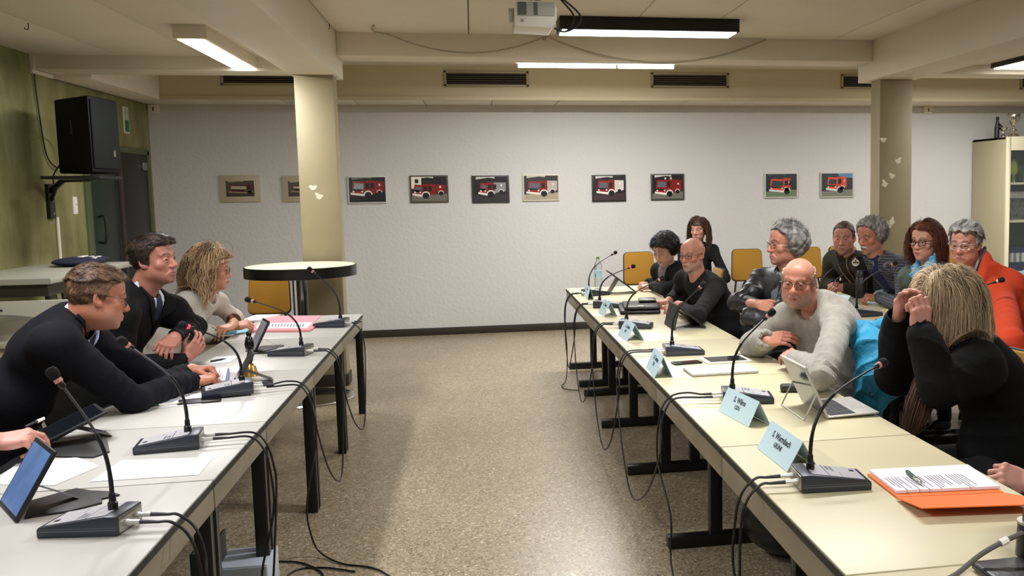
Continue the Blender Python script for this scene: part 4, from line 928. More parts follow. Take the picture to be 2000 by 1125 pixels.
t = thing('certificate', 'small silver plaque beside the glass award in the cabinet', 'plaque', C3(.42, .2, 1.645)); MB().box(-.06, -.01, 0, .12, .01, .2).build('plaque', M_steel, t, bevel=.004)
for k in range(5):
    o = thing('file_folder', ('leftmost dark blue file low in the cabinet', 'second dark blue file from the left in the cabinet', 'middle dark blue file low in the cabinet', 'fourth dark blue file from the left in the cabinet', 'rightmost dark blue file low in the cabinet')[k], 'folder', C3(.14 + k * .075, .3, .525), 0, 'blue files in the cabinet')
    MB().box(-.033, -.12, 0, .033, .14, .33).build('spine', mat('file_blue', '#1b2a55', .5), o, bevel=.003); MB().box(-.02, -.1225, .16, .02, -.1195, .27).build('spine_tag', M_white, o)
# ================================================================== people: signed distance volumes meshed by surface nets
BIG = 9.0
class Vol:
    def __init__(s, lo, hi, vox):
        s.o = np.array(lo, float); s.h = vox; s.n = np.maximum(np.ceil((np.array(hi, float) - s.o) / vox).astype(int) + 1, 3)
        s.f = np.full(s.n, BIG, np.float32)
    def sub(s, lo, hi):
        a = np.clip(np.floor((np.array(lo) - s.o) / s.h).astype(int), 0, s.n); b = np.clip(np.ceil((np.array(hi) - s.o) / s.h).astype(int) + 1, 0, s.n)
        if (b <= a).any(): return None, None
        g = [(s.o[i] + s.h * np.arange(a[i], b[i])).astype(np.float32) for i in range(3)]
        return tuple(slice(a[i], b[i]) for i in range(3)), np.meshgrid(*g, indexing='ij', sparse=True)
    def put(s, sl, d, k, mode):
        f = s.f[sl]
        if mode == 'u':
            if k <= 0: s.f[sl] = np.minimum(f, d)
            else:
                h = np.clip(.5 + .5 * (d - f) / k, 0, 1); s.f[sl] = d * (1 - h) + f * h - k * h * (1 - h)
        else:                                   # smooth subtraction
            k = max(k, 1e-5); h = np.clip(.5 - .5 * (f + d) / k, 0, 1); s.f[sl] = f * (1 - h) - d * h + k * h * (1 - h)
    def cap(s, a, b, ra, rb=None, k=.01, mode='u'):
        a = np.array(a, float); b = np.array(b, float); rb = ra if rb is None else rb; m = max(ra, rb) + k * 1.5 + 2 * s.h
        sl, g = s.sub(np.minimum(a, b) - m, np.maximum(a, b) + m)
        if sl is None: return s
        ba = b - a; q = max(ba @ ba, 1e-9); x, y, z = g[0] - a[0], g[1] - a[1], g[2] - a[2]
        t = np.clip((x * ba[0] + y * ba[1] + z * ba[2]) / q, 0, 1)
        d = np.sqrt((x - t * ba[0]) ** 2 + (y - t * ba[1]) ** 2 + (z - t * ba[2]) ** 2) - (ra + (rb - ra) * t)
        s.put(sl, d, k, mode); return s
    def ell(s, c, r, R=None, k=.01, mode='u'):
        c = np.array(c, float); r = np.array(r, float); m = (r.max() if R is not None else r) + k * 1.5 + 2 * s.h
        sl, g = s.sub(c - m, c + m)
        if sl is None: return s
        p = [g[i] - c[i] for i in range(3)]
        if R is not None: p = [R[0, i] * p[0] + R[1, i] * p[1] + R[2, i] * p[2] for i in range(3)]     # columns of R are the axes
        k0 = np.sqrt((p[0] / r[0]) ** 2 + (p[1] / r[1]) ** 2 + (p[2] / r[2]) ** 2)
        k1 = np.sqrt((p[0] / r[0] ** 2) ** 2 + (p[1] / r[1] ** 2) ** 2 + (p[2] / r[2] ** 2) ** 2)
        s.put(sl, k0 * (k0 - 1) / np.maximum(k1, 1e-6), k, mode); return s
    def grid(s): return np.meshgrid(*[(s.o[i] + s.h * np.arange(s.n[i])).astype(np.float32) for i in range(3)], indexing='ij', sparse=True)
    def mesh(s, smooth=0):
        f = s.f; ins = f < 0
        c = np.zeros(np.array(f.shape) - 1, np.uint8)
        for i in (0, 1):
            for j in (0, 1):
                for k in (0, 1): c += ins[i:f.shape[0] - 1 + i, j:f.shape[1] - 1 + j, k:f.shape[2] - 1 + k]
        I = np.argwhere((c > 0) & (c < 8)); n = len(I)
        if n == 0: return np.zeros((0, 3)), np.zeros((0, 4), int)
        vid = np.full(c.shape, -1, np.int32); vid[I[:, 0], I[:, 1], I[:, 2]] = np.arange(n)
        cs = [(i, j, k) for i in (0, 1) for j in (0, 1) for k in (0, 1)]
        V = np.stack([f[I[:, 0] + a, I[:, 1] + b, I[:, 2] + d] for a, b, d in cs], 1)
        acc = np.zeros((n, 3)); cnt = np.zeros(n)
        for p in range(8):
            for q in range(p + 1, 8):
                if sum(abs(np.array(cs[p]) - np.array(cs[q]))) != 1: continue
                a, b = V[:, p], V[:, q]; m = (a < 0) != (b < 0); t = np.where(m, a / np.where(m, a - b, 1), 0)
                t = np.clip(t, 0, 1)
                acc += m[:, None] * (np.array(cs[p]) + t[:, None] * (np.array(cs[q]) - np.array(cs[p]))); cnt += m
        P = (I + acc / cnt[:, None]) * s.h + s.o
        F = []
        for ax in range(3):
            u, v = (ax + 1) % 3, (ax + 2) % 3
            sl0 = [slice(None)] * 3; sl1 = [slice(None)] * 3; sl0[ax] = slice(0, -1); sl1[ax] = slice(1, None)
            a, b = ins[tuple(sl0)], ins[tuple(sl1)]; E = np.argwhere(a != b)
            E = E[(E[:, u] > 0) & (E[:, v] > 0) & (E[:, u] < f.shape[u] - 1) & (E[:, v] < f.shape[v] - 1)]
            if len(E) == 0: continue
            fl = a[E[:, 0], E[:, 1], E[:, 2]]
            def vi(du, dv):
                q = E.copy(); q[:, u] += du; q[:, v] += dv; return vid[q[:, 0], q[:, 1], q[:, 2]]
            Q = np.stack([vi(-1, -1), vi(0, -1), vi(0, 0), vi(-1, 0)], 1); Q[~fl] = Q[~fl][:, ::-1]; F.append(Q)
        F = np.concatenate(F); F = F[(F >= 0).all(1)]
        for _ in range(smooth):
            A = np.zeros_like(P); w = np.zeros(n)
            for i in range(4):
                for e in (F[:, (i + 1) % 4], F[:, (i + 3) % 4]): np.add.at(A, F[:, i], P[e]); np.add.at(w, F[:, i], 1)
            P = np.where(w[:, None] > 0, .45 * P + .55 * A / np.maximum(w, 1)[:, None], P)
        return P, F
def vnormals(P, F):
    n = np.cross(P[F[:, 2]] - P[F[:, 0]], P[F[:, 3]] - P[F[:, 1]]); N = np.zeros_like(P)
    for i in range(4): np.add.at(N, F[:, i], n)
    return N / np.maximum(np.linalg.norm(N, axis=1), 1e-9)[:, None]
def nobj(name, P, F, material, parent=None, col=None, label=None):
    me = bpy.data.meshes.new(name); nv, nf = len(P), len(F); w = F.shape[1]
    me.vertices.add(nv); me.vertices.foreach_set('co', np.asarray(P, np.float32).ravel())
    me.loops.add(nf * w); me.loops.foreach_set('vertex_index', np.asarray(F, np.int32).ravel())
    me.polygons.add(nf); me.polygons.foreach_set('loop_start', np.arange(nf, dtype=np.int32) * w); me.polygons.foreach_set('loop_total', np.full(nf, w, np.int32))
    me.polygons.foreach_set('use_smooth', np.ones(nf, bool)); me.update(calc_edges=True); me.validate()
    if col is not None:
        a = me.color_attributes.new('Col', 'FLOAT_COLOR', 'POINT'); a.data.foreach_set('color', np.concatenate([col, np.ones((nv, 1))], 1).astype(np.float32).ravel())
    me.materials.append(material); o = bpy.data.objects.new(name, me); COL.objects.link(o)
    if label: o['label'] = label
    setparent(o, parent, True); return o
A3 = lambda v: np.array(v, float)
def unit(v): v = A3(v); return v / max(np.linalg.norm(v), 1e-9)
def vnoise(P, f, seed=0):                    # cheap smooth noise, about -1..1
    r = np.random.RandomState(seed); s = np.zeros(len(P))
    for i in range(7):
        d = r.normal(size=3); d /= np.linalg.norm(d); s += np.sin(P @ d * f * (.7 + .8 * r.rand()) + r.rand() * 6.28 + 1.6 * np.sin(P @ r.normal(size=3) * f * .45))
    return s / 3.2
M_skin = mat('skin', '#c08a70', .48, attr='Col', bump=(420, .14, .0015), spec=.4)
M_skin.node_tree.nodes['Principled BSDF'].inputs['Subsurface Weight'].default_value = .08
M_skin.node_tree.nodes['Principled BSDF'].inputs['Subsurface Radius'].default_value = (.012, .005, .003)
M_eye = mat('eye', '#ffffff', .12, attr='Col'); M_lens = mat('spectacle_lens', '#20242a', .03, alpha=.1, spec=.6)
M_hairc = mat('hair', '#302018', .55, attr='Col', spec=.35)
def mixc(a, b, m): return a * (1 - m[:, None]) + np.array(b)[None] * m[:, None]
def sm(x, a, b): t = np.clip((x - a) / (b - a), 0, 1); return t * t * (3 - 2 * t)

def frame(az, pitch=0, roll=0):              # columns: right, forward, up
    a, p, r = R_(az), R_(pitch), R_(roll)
    f = np.array([math.cos(a) * math.cos(p), math.sin(a) * math.cos(p), math.sin(p)]); rt = np.array([math.sin(a), -math.cos(a), 0]); up = np.cross(rt, f)
    rt, up = rt * math.cos(r) + up * math.sin(r), up * math.cos(r) - rt * math.sin(r)
    return np.stack([rt, f, up], 1)

def head_mesh(H, Rh, neck, vox, g):          # g: shape options
    wd, ja, ns, fem, fat = g.get('wide', 1), g.get('jaw', 1), g.get('nose', 1), g.get('fem', 0), g.get('fat', 0)
    nl = Rh.T @ (A3(neck) - H)
    v = Vol(np.minimum([-.105, -.125, -.16], nl - .085), np.maximum([.105, .14, .14], nl + .085), vox)
    v.ell((0, -.012, .036), (.076 * wd, .098, .088)); v.ell((0, .028, -.036), (.058 * wd + fat * .006, .064, .08), k=.03)
    v.ell((0, .052, -.082), (.036 * ja, .034, .03), k=.03); v.ell((0, .074, -.103), (.02 * ja, .016, .015), k=.018)
    for s in (-1, 1):
        v.ell((s * .046 * ja * wd, .008, -.062), (.02, .036, .03), k=.03)
        v.ell((s * .043 * wd, .056, -.022), (.024, .021, .019), k=.022)
        if fat: v.ell((s * .04, .04, -.062), (.026, .03, .03), k=.025)
        v.cap((s * .012, .087, .024), (s * .043, .074, .026), .0085 if fem else .0105, .008, k=.012)
    v.ell((0, .056, .056), (.052, .026, .034), k=.03)
    for s in (-1, 1): v.ell((s * .031, .1, .003), (.019, .017, .0125), k=.011, mode='s')
    v.cap((0, .084, .014), (0, .107 * (1 + .05 * (ns - 1)), -.028), .0085, .0125 * ns, k=.012); v.ell((0, .105, -.032), (.013 * ns, .0125 * ns, .0105), k=.008)
    for s in (-1, 1): v.ell((s * .0135 * ns, .096, -.036), (.008, .011, .008), k=.007)
    for s in (-1, 1): v.ell((s * .007, .106, -.044), (.0032, .005, .003), k=.003, mode='s')
    v.ell((0, .083, -.066), (.027, .014, .017), k=.014)
    for s in (-1, 1):
        v.cap((0, .0965, -.0625), (s * .022, .0835, -.0665), .0048 + .0012 * fem, .0028, k=.005); v.cap((0, .0955, -.0745), (s * .021, .083, -.0695), .0058 + .001 * fem, .003, k=.005)
        v.cap((0, .103, -.0683), (s * .023, .0885, -.0678), .0016, k=.0028, mode='s')
        v.cap((s * .019, .095, -.04), (s * .034, .078, -.066), .0022, k=.008, mode='s')          # nose to mouth fold
        v.ell((s * .031, .0742, .0095), (.0148, .0135, .0085), k=.003); v.ell((s * .031, .0742, -.0105), (.0145, .0128, .0065), k=.003)
        # lids
        v.cap((s * .0175, .0835, .001), (s * .031, .0905, .0105 - .004 * g.get('squint', 0)), .0032, k=.005); v.cap((s * .031, .0905, .0105 - .004 * g.get('squint', 0)), (s * .0445, .0795, .001), .0032, .0028, k=.005)
        v.cap((s * .0175, .0835, .0), (s * .031, .0885, -.0075), .0028, k=.005); v.cap((s * .031, .0885, -.0075), (s * .0445, .0795, .0), .0028, .0026, k=.005)
        # ear
        Re = frame(90 - s * 22, 0, 0)
        Rt = np.array([[math.cos(s * .4), -math.sin(s * .4), 0], [math.sin(s * .4), math.cos(s * .4), 0], [0, 0, 1]])
        v.ell((s * .079 * wd, -.014, -.002), (.0075, .0185, .031), R=Rt, k=.008); v.ell((s * .0845 * wd, -.011, .003), (.0048, .011, .02), R=Rt, k=.004, mode='s'); v.ell((s * .076 * wd, -.002, -.026), (.006, .009, .01), k=.008)
    nr = g.get('neck', .056 - .008 * fem)
    v.cap((0, -.028, -.05), nl, nr, nr * 1.12, k=.03); v.cap((0, .018, -.085), nl + [0, .02, .02], nr * .62, nr * .75, k=.03)
    if not fem: v.ell(np.array([0, .03, -.11]) * .6 + nl * .4 + [0, .02, 0], (.012, .012, .014), k=.015)
    P, F = v.mesh(1)
    x, y, z = P.T; ax = np.abs(x)
    sk = lin(g.get('skin', '#c58f74')); col = np.tile(sk, (len(P), 1))
    n1 = vnoise(P, 60, 3)
    red = np.array(sk) * np.array([1.04, .8, .77])
    m = np.exp(-(((ax - .045) / .02) ** 2 + ((z + .03) / .022) ** 2 + ((y - .06) / .04) ** 2)) + np.exp(-((x / .016) ** 2 + ((z + .03) / .018) ** 2 + ((y - .108) / .02) ** 2)) + np.exp(-(((ax - .082) / .012) ** 2 + ((z + .0) / .03) ** 2 + ((y + .012) / .022) ** 2)) * .9
    col = mixc(col, red, np.clip(m * g.get('ruddy', .6) * .8, 0, 1))
    col *= (1 + .05 * n1)[:, None]
    st = g.get('beard', 0)
    if st:
        m = sm(-z, .036 - .0 * st, .056) * sm(y, .0, .03) * sm(z, -.15, -.118) * (1 - np.exp(-((ax / .03) ** 2 + ((z + .068) / .011) ** 2)))
        m *= 1 - np.exp(-(((ax - .05) / .02) ** 2 + ((z + .035) / .018) ** 2))
        col = mixc(col, lin(g.get('beardc', '#8a8078')), np.clip(m * st * (.8 + .25 * vnoise(P, 400, 5)), 0, 1))
    lip = np.exp(-((ax / .02) ** 4 + ((z + .0683) / .0088) ** 4)) * (y > .08)
    col = mixc(col, lin(g.get('lips', '#9c5b50')), np.clip(lip * .9, 0, 1))
    slit = np.exp(-((ax / .021) ** 4 + ((z + .0683) / .0016) ** 2)) * (y > .08); col = mixc(col, lin('#4a211d'), slit * .8)
    brow = np.exp(-(((z - .0265 - .006 * np.sin(np.clip((ax - .01) / .04, 0, 1) * 3.0)) / .0045) ** 2)) * sm(ax, .010, .016) * (1 - sm(ax, .045, .054)) * (y > .05)
    col = mixc(col, lin(g.get('browc', '#4a3a2e')), np.clip(brow * min(1, g.get('brow', .75) * 1.25), 0, 1))
    if fem:
        lash = np.exp(-(((z - .009) / .003) ** 2)) * sm(ax, .016, .02) * (1 - sm(ax, .043, .047)) * (y > .075); col = mixc(col, lin('#2a1a16'), np.clip(lash * .7, 0, 1))
    return P @ Rh.T + H, F, np.clip(col, 0, 1), v

def hairline(y, top, temple, side, back):
    return np.interp(y, [-.12, -.06, -.03, .012, .03, .06, .075, .13], [back, back, side, side, temple, top - .012, top, top])
def hair_cap(H, Rh, vox, th=.012, top=.07, temple=.02, side=-.012, back=-.07, puff=0, seed=1, amp=.003, wd=1, crown=1.0, freq=90, c=('#3a2c22', '#55443a'), part=None, bald=0, stripe=(1, 6, 1)):
    v = Vol((-.16, -.19, -.14), (.16, .16, .19), vox)
    v.ell((0, -.014, .036), (.078 * wd + th, .1 + th, .09 * crown + th))
    v.ell((0, .056, .056), (.052 + th, .026 + th, .034 + th), k=.03)
    if puff: v.ell((0, -.035, .03), (.082 * wd + th + puff, .1 + th + puff * .6, .085 + th + puff * .7), k=.02)
    x, y, z = v.grid()
    hl = hairline(np.broadcast_to(y, v.n), top, temple, side, back).astype(np.float32)
    hl = hl + .006 * np.sin(np.abs(x) * 90 + seed) 
    d = (hl - z) * .75
    d = np.where((y > .0) & (z < top), np.maximum(d, (y - (.04 + np.maximum(z - .02, 0) * .9)) * .6), d)
    if bald: d = np.maximum(d, (bald - np.sqrt((x / 1.0) ** 2 + ((y - .02) / 1.25) ** 2 + ((z - .12) / 1.2) ** 2)))
    inner = v.f + (th + .012); v.f = np.maximum(v.f, d)
    # keep the shell hollow inside the skull
    v.f = np.maximum(v.f, -inner)
    P, F = v.mesh(1); N = vnormals(P, F)
    st = np.array(stripe, float)
    w = vnoise(P * st, freq, seed); P = P + N * (amp * w + amp * .7 * vnoise(P, freq * .4, seed + 3))[:, None]
    cc = mixc(np.tile(lin(c[0]), (len(P), 1)), lin(c[1]), np.clip(.5 + .6 * vnoise(P * st, freq * 1.6, seed + 9), 0, 1))
    return P @ Rh.T + H, F, cc
def strands(paths, r=.0011, cols=None):      # tapered three-sided tubes
    Ps, Fs, Cs, off = [], [], [], 0
    for i, p in enumerate(paths):
        p = A3(p); k = len(p); d = np.gradient(p, axis=0); d /= np.maximum(np.linalg.norm(d, axis=1), 1e-9)[:, None]
        u = np.cross(d, [.3, .2, .93]); u /= np.maximum(np.linalg.norm(u, axis=1), 1e-9)[:, None]; w = np.cross(d, u)
        rr = (r * np.linspace(1, .45, k))[:, None]
        ring = np.stack([p + rr * (u * math.cos(a) + w * math.sin(a)) for a in (0, 2.09, 4.19)], 1).reshape(-1, 3)
        idx = np.arange(k - 1)[:, None] * 3 + np.arange(3)[None]
        nx = np.arange(k - 1)[:, None] * 3 + (np.arange(3)[None] + 1) % 3
        Fs.append(np.stack([idx, nx, nx + 3, idx + 3], 2).reshape(-1, 4) + off); Ps.append(ring); Cs.append(np.tile(cols[i], (3 * k, 1))); off += 3 * k
    return np.concatenate(Ps), np.concatenate(Fs), np.concatenate(Cs)
def joinm(parts):
    P, F, C, o = [], [], [], 0
    for p, f, c in parts: P.append(p); F.append(f + o); C.append(c); o += len(p)
    return np.concatenate(P), np.concatenate(F), np.concatenate(C)

CURL = dict(flat=(6, 10, 6), relaxed=(28, 34, 18), drape=(38, 30, 14), fist=(70, 92, 55), hold=(52, 62, 34), pinch=(58, 48, 24), point=(20, 22, 12))
def hand_mesh(wrist, d, n, side, vox, curl='relaxed', elbow=None, scale=1, thumb=None, skin='#c58f74', forearm=.1, spread=1, curls=None, fr=.027):
    y = unit(d); zz = unit(A3(n) - y * (A3(n) @ y)); x = np.cross(y, zz) * (1 if side == 'L' else -1)   # x points to the thumb side
    Rm = np.stack([x, y, zz], 1); S_ = scale
    segs = []
    base = [(.031, .096, .086), (.0105, .1, .09), (-.0105, .097, .085), (-.03, .089, .074)]
    lens = [(.042, .026, .02), (.046, .03, .021), (.043, .028, .02), (.034, .02, .018)]
    fan = [5, 1, -4, -9]
    cu = curls or [CURL[curl]] * 4
    for i in range(4):
        p = A3((base[i][0], base[i][1] - .006, .0)); ang = 0; sp = R_(fan[i] * spread)
        pts = [p]
        for L, a in zip(lens[i], cu[i]):
            ang += R_(a); dirv = A3((math.sin(sp) * math.cos(ang), math.cos(sp) * math.cos(ang), -math.sin(ang))); p = p + dirv * L; pts.append(p)
        segs.append(pts)
    th = thumb or (.6, .75, -.35)
    t0 = A3((.026, .022, -.008)); d1 = unit(th); t1 = t0 + d1 * .042; d2 = unit(d1 + A3((-.25, .45, -.12))); t2 = t1 + d2 * .032; d3 = unit(d2 + A3((-.3, .3, -.1))); t3 = t2 + d3 * .026
    el = None
    if elbow is not None:
        el = Rm.T @ (A3(elbow) - A3(wrist)) / S_; L = np.linalg.norm(el); el = el * min(1, forearm / S_ / max(L, 1e-6)) if forearm else None
    pts = np.array([q for s_ in segs for q in s_] + [t0, t1, t2, t3, (0, 0, 0)] + ([el] if el is not None else []))
    v = Vol(pts.min(0) - .045, pts.max(0) + .045, vox / S_)
    for i in range(4):
        r0 = (.0096, .0099, .0094, .0084)[i]
        v.cap((base[i][0] * .62, .02, -.001), segs[i][0], .0125, .0115, k=.012)
    v.ell((.004, .05, -.006), (.037, .047, .0135), k=.012); v.ell((-.026, .045, -.008), (.014, .036, .013), k=.01)
    v.cap((.018, .016, -.009), t1, .0165, .0115, k=.014)
    for i in range(4):
        r0 = (.0093, .0096, .0091, .0082)[i]; s_ = segs[i]
        v.cap(s_[0], s_[1], r0 * 1.06, r0 * .96, k=.006); v.cap(s_[1], s_[2], r0 * .98, r0 * .9, k=.0025); v.cap(s_[2], s_[3], r0 * .92, r0 * .78, k=.002)
        v.ell(s_[0] + A3((0, 0, .004)), (.009, .0095, .008), k=.006)
    v.cap(t1, t2, .0112, .0102, k=.004); v.cap(t2, t3, .0105, .0082, k=.003)
    if el is not None:
        v.cap((0, .0, -.002), el, fr, fr + .07 * min(np.linalg.norm(el), .2), k=.012); v.cap((.01, .012, -.004), (-.01, .012, -.004), .017, k=.014)
    P, F = v.mesh(1)
    col = np.tile(lin(skin), (len(P), 1)); red = np.array(lin(skin)) * np.array([1.04, .8, .76])
    m = np.zeros(len(P))
    for s_ in segs:
        for q, w in ((s_[0], .014), (s_[1], .01), (s_[3], .011)): m = np.maximum(m, np.exp(-(((P - q) / w) ** 2).sum(1)))
    col = mixc(col, red, m * .75) * (1 + .05 * vnoise(P, 90, 2))[:, None]
    for s_ in segs + [[t0, t1, t2, t3]]:                                       # nails
        tip, prev = s_[3], s_[2]; dv = unit(tip - prev); up = unit(np.cross(np.cross(dv, A3((0, 0, 1))), dv)) if s_ is not segs[0] or True else 0
        q = tip + dv * .001 + up * .008; col = mixc(col, np.minimum(np.array(lin(skin)) * [1.15, 1.05, 1.05], 1), np.exp(-(((P - q) / .0055) ** 2).sum(1)) * .9)
    return (P * S_) @ Rm.T + A3(wrist), F, np.clip(col, 0, 1)

def torso_vol(v, g, J, off=0, arms=True, cuffL=0, cuffR=0, sl=1.0):
    hip, N, Rb = J['hip'], J['N'], J['Rb']; fat = g.get('fat', 0) * .02; bw = g.get('build', 1.0)
    sp = N - hip; L = np.linalg.norm(sp); up = sp / L; rt = Rb[:, 0]; rt = unit(rt - up * (rt @ up)); fw = np.cross(up, rt); R = np.stack([rt, fw, up], 1)
    mid = hip + sp * .45 - fw * J.get('hunch', .02)
    e = lambda c, r, k=.05: v.ell(c, np.array(r) * [bw, bw, 1] + off, R=R, k=k)
    e(hip + up * .02, (.17, .135, .13)); e(hip * .6 + mid * .4 + fw * fat, (.16 + fat, .125 + fat * 1.6, .15)); e(mid, (.162 + fat * .7, .118 + fat * 1.2, .16))
    e(hip + sp * .74 - fw * J.get('hunch', .02) * .6, (.165, .115, .14)); e(hip + sp * .9 - fw * .012, (.12, .08, .075))
    for s in 'LR':
        S0, E0, W0 = J['S' + s], J['E' + s], J['W' + s]
        v.cap(N - up * .03 - fw * .015, S0 + up * .0, .048 + off, .05 * bw + off, k=.05); v.ell(S0 - up * .015, np.array((.056, .056, .06)) * bw + off, k=.05)
        if arms:
            cu = cuffL if s == 'L' else cuffR
            v.cap(S0 - up * .01, E0, (.054 * bw + off) * sl, (.042 * bw + off) * sl, k=.03)
            Wc = W0 + (E0 - W0) * cu
            v.cap(E0, Wc, (.042 * bw + off) * sl, (.031 + .012 * cu + off * .8) * sl, k=.02)
    return R
def cloth(P, F, J, g, amp=.004, seed=0, fold=1.0):
    N = vnormals(P, F); w = np.zeros(len(P)); rid = lambda a: 1 - 2 * np.abs(np.sin(a)) ** .7
    for s in 'LR':
        S0, E0, W0 = J['S' + s], J['E' + s], J['W' + s]
        for a, b, fq in ((S0, E0, 42), (E0, W0, 52)):
            ba = b - a; L = np.linalg.norm(ba) + 1e-6; t = np.clip((P - a) @ ba / L ** 2, 0, 1); dd = np.linalg.norm(P - a - t[:, None] * ba, axis=1)
            sw = np.cross(ba / L, unit(np.cross(ba, [.2, .1, 1])))
            m = np.exp(-(dd / .085) ** 4) * (.4 + .9 * np.exp(-((P - E0) ** 2).sum(1) / .012))
            w += m * rid(t * L * fq + (P @ sw) * 9 + 1.5 * vnoise(P, 11, seed + 2)) * (.5 + .5 * vnoise(P, 14, seed + 6))
    w += .8 * vnoise(P, 15, seed) + .55 * rid(P @ unit([.3, .2, .9]) * 26 + 2.2 * vnoise(P, 7, seed + 1)) * np.clip(vnoise(P, 9, seed + 8), 0, 1)
    w += rid(P[:, 2] * 34 + 2.5 * vnoise(P, 7, seed + 4)) * .9 * np.exp(-((P - J['hip'] - [0, 0, .14]) ** 2).sum(1) / .035)
    return P + N * (amp * fold * w)[:, None]

def glasses(t, H, Rh, col='#15130f', w=.025, h=.018, rim=.0016, z=.001, shape=2.6, label=None, tilt=0, top_only=False, wd=1):
    m = mat('spectacle_' + col[1:], col, .3, metal=.2); W = lambda p: Vector(Rh @ A3(p) + H)
    b = MB(); ln = MB()
    for s in (-1, 1):
        ring = []
        for a in np.linspace(0, 2 * math.pi, 25)[:-1]:
            c, s_ = math.cos(a), math.sin(a); u = abs(c) ** (2 / shape) * np.sign(c); q = abs(s_) ** (2 / shape) * np.sign(s_)
            xx = s * .033 + w * u; ring.append(W((xx, .1035 - .55 * max(abs(xx) - .03, 0) - .001 * q, z + h * q)))
        pts = ring + [ring[0]]
        if top_only: pts = ring[0:13]
        b.tube(pts, rim, 6, caps=False); ln.add(ring, [tuple(range(len(ring)))])
        hx = s * (.033 + w)
        b.tube([W((hx, .0925, z + h * .5)), W((s * .079 * wd, .07, z + h * .5 + .001)), W((s * .084 * wd, .0, z + .013)), W((s * .083 * wd, -.02, z + .006)), W((s * .081 * wd, -.035, z - .012))], rim * 1.05, 6)
    b.tube([W((-.0085, .1035, z + .004)), W((0, .107, z + .007)), W((.0085, .1035, z + .004))], rim, 6)
    o = b.build('spectacles', m, t, world=True, smooth=True, label=label); ln.build('lenses', M_lens, o, world=True)
def eyes(t, H, Rh, gaze=(0, 1, 0), iris='#4a3a2c', open_=1):
    for s in (-1, 1):
        c = A3((s * .031, .0755, .0015)); b = MB().ell((0, 0, 0), (.0126,) * 3, n=24)
        P = A3(b.v); gz = unit(gaze); dt = P @ gz / .0126
        col = np.tile(lin('#a39a90'), (len(P), 1)); col = mixc(col, lin(iris) if False else np.array(lin(iris)) * .6, sm(dt, .83, .86)); col = mixc(col, lin('#050404'), sm(dt, .95, .965))
        F = [f for f in b.f]; Q = np.array([f if len(f) == 4 else (*f, f[-1]) for f in F])
        nobj('eye', (P + c) @ Rh.T + H, Q, M_eye, t, col)

